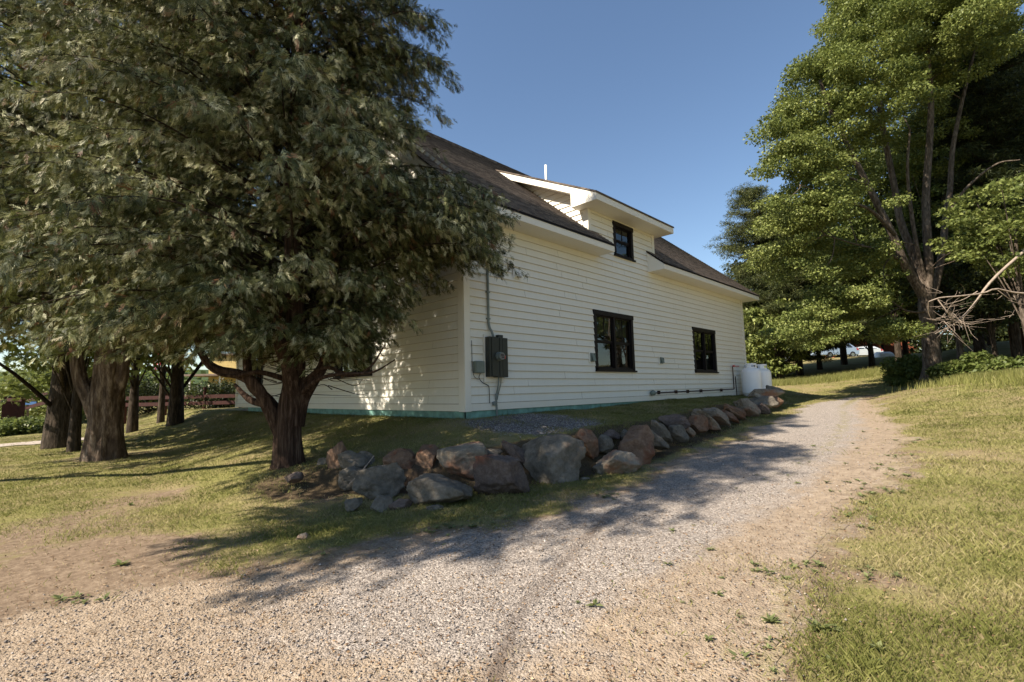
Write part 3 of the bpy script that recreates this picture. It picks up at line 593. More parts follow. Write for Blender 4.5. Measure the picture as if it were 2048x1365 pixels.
# ---------------------------------------------------------------- boulders
import bmesh
_b = bmesh.new(); bmesh.ops.create_icosphere(_b, subdivisions=5, radius=1); _b.verts.ensure_lookup_table()
SPH = np.array([v.co[:] for v in _b.verts]); SPF = np.array([[v.index for v in f.verts] for f in _b.faces]); _b.free()
FWH = np.array([FW[0], FW[1], 0]); FWH /= np.linalg.norm(FWH); RTH = np.array([FWH[1], -FWH[0], 0])
def rock(bb, d, m, label, seed, tilt=0., box=2.8, name='boulder', group='fieldstones of the rough retaining row', deep=1., cuts=13):
    r = np.random.default_rng(seed); x0, y0, x1, y1 = bb; n = SPH
    q = np.linalg.qr(r.normal(size=(3, 3)))[0]; p = n/(np.sum(np.abs(n)**box, 1)**(1/box))[:, None]
    for k in range(cuts):
        v = r.normal(size=3); v[2] *= .8; v /= np.linalg.norm(v); o = r.uniform(.50, .86); e = np.clip(p@v-o, 0, None); p = p-e[:, None]*v*.93
    nz = np.zeros(len(p))
    for k in range(26):
        v = r.normal(size=3)*(1.5+k*.75); nz += np.sin(p@v+r.uniform(0, 6))*(.034/(1+k*.30))
    for k in range(18):
        v = r.normal(size=3)*(9+k*1.1); nz += np.sin(p@v+r.uniform(0, 6)+2*np.sin(p@v[::-1]*.4))*.0055
    p = p*(1+nz)[:, None]
    c, s = math.cos(math.radians(tilt)), math.sin(math.radians(tilt))
    sx, sz = (x1-x0)/FPX*d, (y1-y0)/FPX*d
    if tilt:   # pre-stretch along the tilted axis
        p = p*np.array([1, 1, .42]); p = np.stack([p[:, 0]*c-p[:, 2]*s, p[:, 1]*.7, p[:, 0]*s+p[:, 2]*c], 1)
    ext = p.max(0)-p.min(0); p = (p-(p.max(0)+p.min(0))/2)/ext
    sy = min(max(sx, sz)*.8, 1.0)*deep; p = p*np.array([sx*1.04, sy, sz*1.12])
    C0 = at((x0+x1)/2, (y0+y1)/2, d)+FWH*sy*.12
    W_ = p[:, :1]*RTH+p[:, 1:2]*FWH+p[:, 2:]*np.array([0, 0, 1.])
    o = bulk(name, W_, SPF, m, smooth=True); o.location = Vector(C0); tag(o, label, 'rock' if name != 'boulder' else 'boulder', group)
    return o
G, D_, B_, T_ = M['rockgrey'], M['rockdark'], M['rockbrown'], M['rocktan']
RK = [((655, 885, 707, 958), 8.0, B_, 'upright brown-grey boulder at the left end of the row, nearest the cedar trunk', 0, 2.6), ((672, 905, 738, 948), 7.75, G, 'pale grey squarish boulder leaning on the leftmost upright brown one', 0, 3.2),
 ((703, 905, 748, 945), 7.85, G, 'small rounded grey boulder under the dead stick at the left end of the row', 0, 2.4), ((680, 935, 738, 978), 7.35, G, 'grey boulder sitting low in front of the leftmost cluster', 0, 2.8),
 ((706, 932, 808, 998), 6.8, G, 'big smooth grey boulder with a chipped hollow, first large one of the lower course', 0, 2.7), ((768, 900, 834, 952), 7.65, B_, 'rust-orange rounded boulder in the upper course above the big smooth grey one', 0, 2.4),
 ((828, 894, 876, 948), 7.6, B_, 'brown narrow boulder wedged between the rust-orange one and the wide tan one', 0, 2.8), ((873, 891, 975, 957), 7.45, T_, 'wide tan boulder with a rounded right end in the upper course', 0, 3.0),
 ((808, 955, 942, 1014), 6.3, G, 'wide flat-topped grey boulder with a rusty underside, lowest of the row', 0, 4.0), ((948, 915, 1058, 1002), 6.6, D_, 'tall dark reddish boulder with white scratches left of the largest one', 0, 3.4),
 ((950, 899, 1012, 922), 7.8, G, 'flat thin grey slab bridging behind the dark reddish boulder', 0, 4.0), ((1004, 884, 1066, 938), 7.65, D_, 'slanting brown-grey slab tucked under the left shoulder of the largest boulder', -38, 3.0),
 ((1043, 876, 1172, 967), 7.45, G, 'largest grey angular boulder in the middle of the row', 0, 3.0), ((1152, 859, 1197, 915), 8.2, B_, 'egg-shaped reddish-brown boulder right behind the largest grey one', 0, 2.3),
 ((1191, 872, 1228, 908), 8.5, G, 'small pointed pale grey boulder right of the egg-shaped brown one', 0, 2.3), ((1198, 861, 1240, 878), 9.0, D_, 'flat dark stone lying behind the small pointed pale one', 0, 3.0),
 ((1189, 906, 1289, 958), 7.75, T_, 'domed grey-tan boulder set forward at the edge of the gravel', 0, 2.2), ((1236, 856, 1313, 935), 8.5, B_, 'big orange-brown boulder standing behind the domed one', 0, 2.6),
 ((1240, 859, 1264, 880), 9.1, G, 'little grey stone peeking over the big orange-brown boulder', 0, 2.6), ((1288, 857, 1336, 900), 9.2, G, 'thin striped grey slab leaning right of the big orange-brown boulder', -42, 3.0),
 ((1305, 842, 1349, 886), 9.8, G, 'oblong pale grey boulder leaning left in the middle of the right half', -48, 2.4), ((1322, 831, 1378, 860), 10.6, D_, 'flat purplish brown stone lying behind the oblong pale one', 0, 2.6),
 ((1340, 852, 1376, 884), 10.2, G, 'blocky grey boulder right of the oblong pale one', 0, 3.0), ((1357, 848, 1391, 874), 10.9, T_, 'slim striped slab leaning on the blocky grey boulder', -38, 3.0),
 ((1379, 832, 1417, 866), 11.7, B_, 'dark rust-brown round boulder at the foot of the sunlit slabs', 0, 2.4), ((1390, 820, 1444, 862), 12.2, T_, 'sunlit cream slab leaning right, first of the bright slabs', -38, 3.2),
 ((1408, 817, 1462, 852), 12.8, T_, 'broad sunlit pale slab in the middle of the bright slabs', -36, 3.2), ((1430, 821, 1477, 846), 13.5, B_, 'narrow sunlit orange slab, last of the bright slanting slabs', -32, 3.0),
 ((1452, 809, 1490, 839), 14.1, B_, 'pointed brown boulder with one sunlit face beside the bright slabs', -45, 2.6), ((1474, 799, 1521, 838), 15.5, T_, 'large rounded tan-grey boulder in shade near the far end', 0, 2.5),
 ((1510, 807, 1542, 829), 16.2, D_, 'small reddish boulder low beside the shaded tan-grey one', 0, 2.6), ((1496, 794, 1552, 816), 17.0, G, 'long low grey stone between the shaded boulders and the log-shaped one', 0, 2.6),
 ((1538, 795, 1566, 816), 17.6, B_, 'small brown stone under the round end boulder', 0, 2.5), ((1498, 779, 1562, 798), 18.8, T_, 'log-shaped tan boulder lying in front of the propane tanks', 0, 3.4),
 ((1531, 772, 1564, 802), 19.1, G, 'round dark boulder at the very end of the row beyond the tanks', 0, 2.3)]
for i, (bb, d, m, lb, tl, bx_) in enumerate(RK): rock(bb, d, m, lb, 100+i, tl, bx_)
for i, (bb, d, m, lb) in enumerate([((635, 917, 662, 941), 8.2, G, 'small grey stone in the soil right of the cedar trunk'), ((690, 998, 722, 1024), 6.15, G, 'flat grey stone lying in front of the big smooth boulder'), ((740, 994, 786, 1030), 6.1, G, 'grey-green stone below the big smooth boulder'),
    ((768, 1000, 822, 1026), 6.15, D_, 'low pinkish stone left of the rusty-bottomed boulder'), ((848, 1010, 888, 1027), 6.05, G, 'little pale greenish stone in front of the rusty-bottomed boulder'), ((566, 946, 604, 966), 7.3, D_, 'dull stone half sunk at the front of the cedar trunk'),
    ((593, 1069, 618, 1085), 4.6, T_, 'pale broken stone lying alone in the dappled grass'), ((1158, 955, 1180, 966), 7.3, G, 'tiny bluish stone at the foot of the largest grey boulder')]):
    p_ = onground((bb[0]+bb[2])/2, bb[3]-4); dd_ = float((p_-CP)@FW) if i in (6, 7) else d
    rock(bb, dd_, m, lb, 300+i, 0, 2.6, 'stone', 'loose stones about the retaining row')
mb = MB(); mb.tube(smoothline([at(700, 968, 7.15), at(722, 945, 7.1), at(748, 912, 7.3)], 12), [.016, .012, .006], 7); tag(mb.build('dead_stick', M['stick']), 'thin bare stick propped against the left boulders', 'stick')
# ---------------------------------------------------------------- foliage builders
def unit(v): return v/(np.linalg.norm(v, axis=-1, keepdims=True)+1e-9)
def place(T, TF, P, Dr, N, S):
    """copies of a small template T (k,3) faces TF at points P, x along Dr, z near N, size S"""
    Dr = unit(Dr); B = unit(np.cross(N, Dr)); Nn = np.cross(Dr, B)
    V = P[:, None]+S[:, None, None]*(T[None, :, :1]*Dr[:, None]+T[None, :, 1:2]*B[:, None]+T[None, :, 2:]*Nn[:, None])
    k = len(T); F = TF[None]+(np.arange(len(P))*k)[:, None, None]; return V.reshape(-1, 3), F.reshape(-1, TF.shape[1])
def spray_template(seed=0, n=13):
    r = np.random.default_rng(seed); V = []; F = []
    def leaf(a, b, w_):
        a, b = np.array(a), np.array(b); d = b-a; s = np.array([-d[1], d[0], 0]); s = s/np.linalg.norm(s)*w_; m_ = a+d*.45; k = len(V)
        V.extend([a, m_+s, b, m_-s]); F.append([k, k+1, k+2, k+3])
    pt = lambda t: np.array([t, .05*math.sin(t*5), -.30*t*t])
    leaf(pt(0), pt(1), .035)
    for i in range(n):
        t = .12+.8*i/n; s = 1 if i % 2 else -1; L = (.34*(1-t)+.13)*r.uniform(.7, 1.25); an = math.radians(r.uniform(26, 46))
        leaf(pt(t), pt(t)+np.array([L*math.cos(an), s*L*math.sin(an), -.12*L]), .026)
    return np.array(V), np.array(F)
ST, SF = spray_template()
LT = np.array([[0, 0, 0], [.42, .34, .05], [1, 0, -.12], [.42, -.34, .05]]); LF = np.array([[0, 1, 2, 3]])
def leaf5():
    V = [[0, 0, 0]]; 
    for a, r in ((-75, .55), (-50, .42), (-30, .85), (-15, .5), (0, 1.0), (15, .5), (30, .85), (50, .42), (75, .55)): V.append([r*math.cos(math.radians(a)), r*math.sin(math.radians(a)), -.12*r])
    return np.array(V), np.array([[0, 1, 2, 3], [0, 3, 4, 5], [0, 5, 6, 7], [0, 7, 8, 9]])
MT, MF = leaf5()
NT = np.array([[0, 0, 0], [.3, .07, .03], [1, 0, 0], [.3, -.07, .03]])
def crown(name, parent, m, sets, label=None):
    Vs, Fs, ts = [], [], []; n = 0
    for V, F, t in sets: Vs.append(V); Fs.append(F+n); ts.append(t); n += len(V)
    return bulk(name, np.concatenate(Vs), np.concatenate(Fs), m, parent, tint=np.concatenate(ts))
def woody(name, parent, m, lines, k=10, rough=0.):
    Vs, Fs = [], []; n = 0
    for pts, rad in lines:
        V, F = tube(pts, rad, k, rough); Vs.append(V); Fs.append(np.array(F)+n); n += len(V)
    return bulk(name, np.concatenate(Vs), np.concatenate(Fs), m, parent, smooth=True)
def cedar_crown(r, base, envz, envr, zlo, zhi, nb, size=(.10, .2), dens=1., side=None, tipy=()):
    """drooping branches with hanging flat sprays"""
    P, Dv, N, S, Tn = [], [], [], [], []; lines = []
    specs = []
    for i in range(nb):
        z0 = zlo+(zhi-zlo)*r.random()**1.15; az = r.uniform(0, 2*math.pi); L = np.interp(z0, envz, envr)*r.uniform(.72, 1.06)
        if side is not None: L *= side(az, z0)
        specs.append((z0, az, L))
    specs += list(tipy)
    for z0, az, L in specs:
        o = np.array([math.cos(az), math.sin(az), 0]); lat = np.array([-o[1], o[0], 0]); n = 14; t = np.linspace(0, 1, n)
        bend = r.uniform(-.3, .3); up = r.uniform(.15, 1.0) if z0 > zlo+1.2 else r.uniform(.0, .3); z0 = max(z0-L*(.5*up-.2), base[2]+1.5)
        pts = base+np.array([0, 0, 1])*(z0-base[2])+o*(L*t)[:, None]+lat*(bend*L*t*t)[:, None]+np.array([0, 0, 1])*(L*(up*t-up*.5*t**2-.2*t**4))[:, None]
        lines.append((pts, [max(.024*L/3, .007), .003]))
        btint = r.uniform(-.16, .16); ntw = max(4, int(9*L/3*dens)+5)
        for j in range(ntw):
            tt = r.uniform(.10, 1.0)**.75; p0 = np.array([np.interp(tt, t, pts[:, a]) for a in range(3)]); sgn = r.choice([-1, 1])
            td = unit(o*r.uniform(.5, 1)+lat*sgn*r.uniform(.3, 1)+np.array([0, 0, r.uniform(-.25, .35)])); tl = (.26+.42*(1-tt))*r.uniform(.5, 1.3)*min(1, L/2.2+.3)
            ns = int(13*tl/.5)+6; u = r.random(ns)**.8; q = p0+td*(tl*u)[:, None]+np.array([0, 0, -1])*(.45*tl*u*u)[:, None]+r.normal(size=(ns, 3))*.035
            if tl > .3 and r.random() < .5: lines.append((np.array([p0, p0+td*tl*.5-np.array([0, 0, .06*tl]), p0+td*tl-np.array([0, 0, .3*tl])]), [.006, .002]))
            dv = unit(td*.6+np.array([0, 0, -.7])+r.normal(size=(ns, 3))*.30)
            P.append(q); Dv.append(dv); N.append(unit(o*.6+r.normal(size=(ns, 3))*.75)); S.append(r.uniform(size[0], size[1], ns))
            tn = np.clip(r.normal(.42+btint, .2, ns), 0, .84); br = r.random(ns) < .055; tn[br] = r.uniform(.87, 1, br.sum()); Tn.append(tn)
    P, Dv, N, S, Tn = [np.concatenate(a) for a in (P, Dv, N, S, Tn)]
    V, F = place(ST, SF, P, Dv, N, S); return (V, F, np.repeat(Tn, len(ST))), lines, len(P)
def clump_leaves(r, C, R, n, size, flat=.45, T=LT, TF=LF, upb=1.0, tb=.5, ts=.18, ctv=.1):
    k = len(C); R = np.broadcast_to(R, (k,)); nn = np.maximum(3, (n*(R/np.mean(R))**2).astype(int)); idx = np.repeat(np.arange(k), nn); m_ = len(idx)
    g_ = r.normal(size=(m_, 3)); g_ = g_/np.linalg.norm(g_, axis=1, keepdims=True)*(r.random((m_, 1))**.45); off = g_*R[idx][:, None]*np.array([1, 1, flat])
    P = C[idx]+off; Dv = unit(off*np.array([1, 1, .3])/R[idx][:, None]*.8+r.normal(size=(m_, 3))*.6+np.array([0, 0, -.25])); N = unit(r.normal(size=(m_, 3))*.6+np.array([0, 0, upb]))
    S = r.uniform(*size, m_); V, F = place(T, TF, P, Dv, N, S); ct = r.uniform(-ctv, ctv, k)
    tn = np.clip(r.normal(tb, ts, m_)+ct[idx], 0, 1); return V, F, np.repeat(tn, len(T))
def blob_points(r, blobs, n):
    """clump centres scattered through ellipsoids, thicker near their surface"""
    w_ = np.array([b[1][0]*b[1][1]*b[1][2] for b in blobs])**.75; w_ /= w_.sum(); out = []
    for (c, s), k in zip(blobs, (w_*n).astype(int)+1):
        v = unit(r.normal(size=(k, 3)))*(r.random((k, 1))**.38); out.append(np.array(c)+v*np.array(s))
    return np.concatenate(out)
# ---------------------------------------------------------------- the cedar in front
r = np.random.default_rng(5)
CD = 8.55; cb_ = at(577, 935, CD); cbase = np.array([cb_[0], cb_[1], gz(cb_[0], cb_[1])-.08])
t = empty('cedar_tree', cbase, 'large dark drooping cedar with several stems standing at the corner of the white house', 'tree')
def L(*q, d=CD): return smoothline([at(x, y, dd if dd else d) for x, y, dd in q], 22)
lines = [(L((578, 960, 0), (577, 915, 0), (576, 870, 0), (580, 820, 0), (588, 770, 0), (592, 700, 0), (590, 600, 0), (585, 450, 0), (590, 250, 0), (600, 0, 0), (610, -300, 0)), [.36, .25, .225, .205, .175, .155, .15, .14, .12, .1, .05]),
 (L((565, 870, 0), (540, 820, 8.45), (510, 770, 8.35), (480, 750, 8.3), (430, 738, 8.25), (400, 700, 8.2), (380, 600, 8.2)), [.13, .11, .095, .085, .075, .05, .03]),
 (L((568, 850, 0), (535, 800, 8.7), (505, 775, 8.8), (495, 740, 8.9), (490, 640, 9), (470, 450, 9)), [.13, .10, .08, .075, .06, .03]),
 (L((590, 850, 0), (605, 800, 8.6), (628, 760, 8.6), (648, 725, 8.7), (660, 640, 8.8), (680, 450, 8.9)), [.15, .12, .10, .085, .07, .03]),
 (L((585, 800, 0), (580, 740, 8.4), (560, 680, 8.2), (540, 560, 8.0)), [.16, .13, .11, .05]),
 (L((560, 838, 0), (535, 812, 8.7), (500, 800, 8.9), (470, 770, 9.2)), [.09, .07, .06, .03]),
 (L((600, 790, 0), (640, 758, 8.2), (690, 748, 7.9), (745, 745, 7.7), (790, 720, 7.6)), [.05, .035, .025, .018, .008]),
 (L((600, 770, 0), (650, 735, 8.5), (700, 752, 8.4), (740, 735, 8.3), (770, 690, 8.2)), [.045, .035, .028, .02, .01]),
 (L((575, 760, 0), (520, 745, 8.3), (470, 752, 8.1), (430, 745, 8.0), (390, 700, 7.9)), [.05, .04, .03, .02, .01])]
for k in range(40):
    a = r.uniform(0, 6.28); p = at(577+r.uniform(-60, 90), r.uniform(690, 790), CD); q = p+np.array([math.cos(a), math.sin(a), r.uniform(-.15, .35)])*r.uniform(.4, 1.1); mid = (p+q)/2+r.normal(size=3)*.08
    lines.append((smoothline([p, mid, q], 8), [.010, .007, .003]))
woody('trunk', t, M['cedarbark'], lines[:9], 26, .07); woody('twigs', t, M['cedarbark'], lines[9:], 5)
ez = [.7, 1.1, 1.7, 2.4, 3.1, 3.7, 4.2, 4.7, 5.1, 5.6, 6.6, 8, 10, 13]; er = [1.6, 2.7, 3.35, 3.6, 3.75, 3.75, 3.4, 2.7, 2.15, 2.2, 2.75, 2.6, 2.1, .4]
RAZ = math.atan2(RTH[1], RTH[0])
def cside(az, z):
    c = math.cos(az-RAZ); b = math.cos(az-(YAW+math.pi))           # right of the photograph, towards the camera
    f = 1.0
    if z < 2.3: f *= np.interp(c, [-1, 0, .4, 1], [1.15, 1., .72, .6])
    g_ = np.interp(c, [-1, -.2, .25, .6], [1.45, 1.6, 1.25, 1.]) if b > -.3 else 1.15
    f *= 1+(g_-1)*float(sstep(4.1, 5.0, z)*(1-sstep(8.5, 11, z)))
    return f*np.interp(b, [-1, 0, 1], [.8, 1, 1.06])
tips = [(z, RAZ+a, l) for z, a, l in [(6.4, .05, 2.75), (6.5, -.1, 2.85), (6.2, .15, 2.6), (6.6, 0, 2.8), (4.5, -.5, 2.7), (4.6, -.45, 2.6), (3.4, .1, 3.95), (3.2, 0, 4.0), (2.9, .1, 3.9), (2.6, -.1, 3.9), (3.6, -.1, 3.9), (3.9, .02, 3.7)]+[(r.uniform(2.6, 3.9), r.uniform(-.3, .25), r.uniform(3.3, 3.95)) for _ in range(26)]+[(r.uniform(5.9, 6.7), r.uniform(-.25, .2), r.uniform(2.2, 2.8)) for _ in range(6)]]
S1, bl, n1 = cedar_crown(r, cbase, ez, er, 1.0, 12.6, 570, (.10, .20), 2.0, cside, tips)
woody('branches', t, M['darkbark'], bl, 5); crown('crown', t, M['cedar'], [S1]); print('cedar sprays', n1)
r = np.random.default_rng(6); oc = np.array([-9.9, -1.05, gz(-9.9, -1.05)-.1])
t = empty('cedar_tree', oc, 'leaning cedar beyond the left edge throwing the ragged shadow over grass and drive', 'tree')
S3, bl, _n = cedar_crown(r, oc, [2.2, 2.8, 3.7, 5, 6.2, 8.2, 10, 11.6, 12.8], [.3, .8, 1.4, 1.8, 2.3, 2.0, 1.5, 1.0, .2], 4.1, 12.3, 250, (.10, .20), 1.2)
woody('trunk', t, M['cedarbark'], [(smoothline([oc+np.array([-.9, 9.2, -.3]), oc+np.array([-.8, 8.6, 4]), oc+np.array([-.5, 4.6, 7.4]), oc+np.array([0, .6, 8.8]), oc+np.array([0, 0, 10]), oc+np.array([0, 0, 13.5])], 20), [.14, .12, .10, .02])], 14, .06); woody('branches', t, M['cedarbark'], bl, 5); crown('crown', t, M['cedar'], [S3])
# ---------------------------------------------------------------- old trees on the left lawn
def P_on(px, py, d): q = at(px, py, d); return np.array([q[0], q[1], gz(q[0], q[1])-.1])
r = np.random.default_rng(8)
D2 = 12.4; b2 = P_on(210, 905, D2)
t = empty('old_forked_tree', b2, 'thick rough-barked forked tree with drooping evergreen foliage left of the cedar', 'tree')
def L2(q, d=D2, n=30): return smoothline([at(x, y, d) for x, y in q], n)
woody('trunk', t, M['roughbark'], [(L2([(212, 925), (211, 880), (213, 840), (214, 800), (218, 760), (222, 700), (225, 600), (230, 400), (235, 100)]), [.47, .375, .355, .34, .31, .3, .26, .2, .12]),
  (L2([(200, 840), (188, 810), (176, 790), (163, 765), (156, 735), (150, 690), (140, 600), (110, 400)]), [.2, .2, .17, .15, .14, .13, .11, .08]),
  (L2([(225, 790), (240, 760), (248, 720), (270, 640), (310, 500)]), [.2, .17, .13, .1, .05])], 40, .12)
S2, bl, n2 = cedar_crown(r, b2, [.9, 1.5, 2.5, 4, 6, 9, 12, 16], [2.6, 4.0, 4.8, 5.2, 5.2, 4.6, 3.4, .8], 1.75, 15.5, 470, (.13, .25), 1.5, lambda az, z: np.interp(math.cos(az-RAZ), [-1, 1], [1.1, .95]))
woody('branches', t, M['darkbark'], bl, 5); crown('crown', t, M['cedar'], [S2]); print('tree2', n2)
def broad_tree(name, px, py, d, lb, H, R, zc, rt=.3, m='maple', bk='greybark', seed=1, nc=260, nl=90, size=(.14, .24), lean=0, group=None, ext=(), T=LT, TF=LF, upb=1., flat=.45, tb=.5, limbs=5, base=None):
    r = np.random.default_rng(seed); b = P_on(px, py, d) if base is None else base; t = empty(name, b, lb, 'tree', group)
    top = b+np.array([lean, 0, H*.8]); tr = smoothline([b-np.array([0, 0, .3]), b+np.array([.0, 0, H*.15]), b+np.array([lean*.3, .1, H*.4]), top], 16)
    lines = [(tr, [rt*1.5, rt*1.02, rt*.75, rt*.2])]
    blobs = [((b[0]+lean*.6, b[1], b[2]+zc), (R, R, (H-zc)))]+[((b[0]+x, b[1]+y, b[2]+z), (s, s, s*.8)) for x, y, z, s in ext]
    C = blob_points(r, blobs, nc)
    C = C[C[:, 2] > b[2]+.5]
    for k in range(limbs*4):
        c = C[r.integers(len(C))]; s = tr[min(15, int(np.clip((c[2]-b[2])/H*11, 3, 13)))]; lines.append((smoothline([s, (s+c)/2+np.array([0, 0, .3]), c], 8), [rt*.22, .012]))
    woody('trunk', t, M[bk], lines, 9, .05)
    crown('crown', t, M[m], [clump_leaves(r, C, r.uniform(.55, 1.15, len(C))*R/4.2, nl, size, flat, T, TF, upb, tb)]); return t
g_l = 'trees shading the left lawn'
broad_tree('shade_tree', 122, 878, 16.5, 'dark straight trunk of a leafy tree just left behind the rough forked one', 15, 5.2, 8.2, .36, bk='darkbark', seed=21, nc=260, nl=90, size=(.16, .28), tb=.35, T=MT, TF=MF)
broad_tree('shade_tree', 148, 890, 15.0, 'greyish knobbly trunk squeezed between the dark straight tree and the rough forked one', 10, 2.8, 6.6, .13, bk='darkbark', seed=22, nc=100, nl=90, size=(.16, .28), tb=.35)
broad_tree('shade_tree', 266, 838, 21, 'slim brown trunk standing right behind the rough forked tree', 12, 3.4, 7.4, .16, bk='darkbark', seed=23, nc=120, nl=90, size=(.18, .3), tb=.35)
broad_tree('shade_tree', 352, 832, 21, 'darker slanting trunk in front of the red rail fence, between flag and fence post', 12, 4.0, 7.4, .24, bk='darkbark', seed=24, nc=170, nl=90, size=(.18, .3), tb=.35)
broad_tree('shade_tree', 322, 836, 23, 'thin black trunk just left of the slanting one by the fence', 11, 2.6, 7.4, .12, bk='darkbark', seed=25, nc=80, nl=80, size=(.18, .3), tb=.35)
# bushes left, lit
def bush(px, py, d, R, H, lb, seed, m='bush', nc=70, nl=90, size=(.10, .2), tb=.6, name='bush', group=None, base=None):
    r = np.random.default_rng(seed); b = P_on(px, py, d) if base is None else base; t = empty(name, b, lb, 'bush', group)
    C = blob_points(r, [((b[0], b[1], b[2]+H*.5), (R, R, H*.5))], nc); woody('stems', t, M['darkbark'], [(smoothline([b, (b+c)/2+np.array([0, 0, .1]), c], 5), [.03, .008]) for c in C[:14]], 5)
    crown('leaves', t, M[m], [clump_leaves(r, C, R*.3, nl, size, .8, tb=tb)]); return t
bush(85, 850, 34, 2.6, 4.6, 'bright sunlit leafy bush behind the sloping red rail at far left', 31, nc=120, size=(.14, .26), tb=.8)
bush(125, 850, 32, 1.8, 4.2, 'yellow-green bush seen against the dark trunk behind the fence', 32, nc=80, size=(.14, .26), tb=.8)
bush(18, 868, 24, 1.3, .8, 'low weedy green bush below the red pickets at the left edge', 33, nc=60, tb=.55); bush(62, 862, 25, 1.5, .7, 'low weedy bush beneath the lower red rail', 34, nc=60, tb=.55)
bush(445, 845, 28, 2.2, 1.3, 'dark low bush in front of the yellow porch behind the rails', 35, nc=70, tb=.3, m='pine'); bush(300, 848, 30, 2.6, 2.2, 'dark shaded shrub behind the fence left of the flag', 36, nc=80, tb=.25, m='pine')
# red fence
def fpost(b, p, h=1.25, w_=.13): b.box((p[0]-w_/2, p[1]-w_/2, p[2]-.3), (p[0]+w_/2, p[1]+w_/2, p[2]+h))
FD = 26.
f = empty('red_rail_fence', P_on(400, 835, FD), 'dark red two-rail fence between the trees and the yellow house', 'fence')
xs_ = [250, 330, 408, 480, 560]; ps = [P_on(x, 835, FD) for x in xs_]
for p in ps: part('post', M['redwood'], f, lambda b: fpost(b, (p[0], p[1], p[2])))
for a, b_ in zip(ps, ps[1:]):
    for yy in ((790.5, 797), (803.5, 810)):
        za = at(400, sum(yy)/2, FD)[2]; part('rail', M['redwood'], f, lambda b: b.bar((a[0], a[1]-.09, za), (b_[0], b_[1]-.09, za), .05, .19))
f = empty('red_picket_fence', P_on(20, 855, FD), 'weathered red pickets with two sloping rails at the left edge', 'fence')
for x, w_ in ((10, .34), (21, .12), (26, .14), (34, .3), (42, .2)):
    p = P_on(x, 850, FD); top = at(x, 793, FD)[2]; part('picket', M['redwood'], f, lambda b: b.box((p[0]-w_/2, p[1]-.03, p[2]-.3), (p[0]+w_/2, p[1]+.03, top)))
for (a, b_) in (((42, 797), (122, 783)), ((45, 818), (112, 800)), ((0, 800), (44, 800))):
    part('rail', M['redwood'], f, lambda b: b.bar(at(*a, FD+.15), at(*b_, FD-.0), .05, .17))
sg = empty('road_sign', P_on(57, 850, 27), 'two-board sign, brown above blue, on a thin post behind the red fence', 'sign')
def sb(y0, y1, m): 
    a, b_ = at(39, (y0+y1)/2, 27), at(73, (y0+y1)/2, 27); part('board', M[m], sg, lambda b: b.bar(a, b_, .04, (y1-y0)/FPX*27))
sb(797, 802.5, 'brown'); sb(803.5, 810, 'blue'); part('post', M['stick'], sg, lambda b: b.bar(P_on(56, 850, 27.05), at(56, 806, 27.05), .09))
# yellow house with porch
YD = 40.
def yb(x, y, d=YD): return at(x, y, d)
yh = empty('yellow_house', P_on(430, 840, YD), 'yellow house with white-railed porch behind the red fence', 'house')
gy = -1.3
ux = RTH; uy = FWH; O = at(360, 800, YD); O[2] = gy
def yp(u, v, z): return tuple(O+ux*u+uy*v+np.array([0, 0, z]))
def ybox(b, u0, u1, v0, v1, z0, z1):
    P = [yp(u, v, z) for z in (z0, z1) for u, v in ((u0, v0), (u1, v0), (u1, v1), (u0, v1))]; n = len(b.v); b.v += P
    for q in ((0, 3, 2, 1), (4, 5, 6, 7), (0, 1, 5, 4), (1, 2, 6, 5), (2, 3, 7, 6), (3, 0, 4, 7)): b.f.append(tuple(n+i for i in q)); b.mi.append(0)
def ywall(b):
    for k in range(32): ybox(b, .9, 12, 2.2-.02+.006*0, 8, .6+k*.15, .6+k*.15+.143)
    ybox(b, .93, 11.97, 2.23, 7.9, 0, 5.4)
part('wall', M['yellow'], yh, ywall)
part('roof', M['roofred'], yh, lambda b: (ybox(b, .4, 12.4, -.4, 2.3, 3.55, 3.7), ybox(b, .6, 12.4, 1.9, 8.3, 5.4, 5.55)))
part('porch_floor', M['whitew'], yh, lambda b: ybox(b, .5, 12, 0, 2.18, .45, .6)); part('porch_skirt', M['yellow'], yh, lambda b: ybox(b, .5, 12, .02, .06, .0, .44))
for u in (.6, 3.1, 5.8, 8.5): part('porch_post', M['whitew'], yh, lambda b: ybox(b, u, u+.13, .05, .18, .6, 3.55))
for u in (.73, 3.23, 5.93): 
    part('railing', M['whitew'], yh, lambda b: (ybox(b, u, u+2.37, .08, .14, 1.45, 1.53), ybox(b, u, u+2.37, .09, .13, .7, .76), [ybox(b, u+.1+.14*k, u+.13+.14*k, .1, .125, .76, 1.45) for k in range(16)]))
yw = part('window', M['whitew'], yh, lambda b: (ybox(b, 2.4, 3.5, 2.1, 2.17, 1.4, 2.9)))
part('pane', M['carglass'], yw, lambda b: (ybox(b, 2.5, 3.4, 2.07, 2.12, 1.52, 2.8))); yw2 = part('window', M['whitew'], yh, lambda b: ybox(b, .98, 1.7, 2.1, 2.17, 1.4, 2.9)); part('pane', M['carglass'], yw2, lambda b: ybox(b, 1.07, 1.6, 2.07, 2.12, 1.52, 2.8))
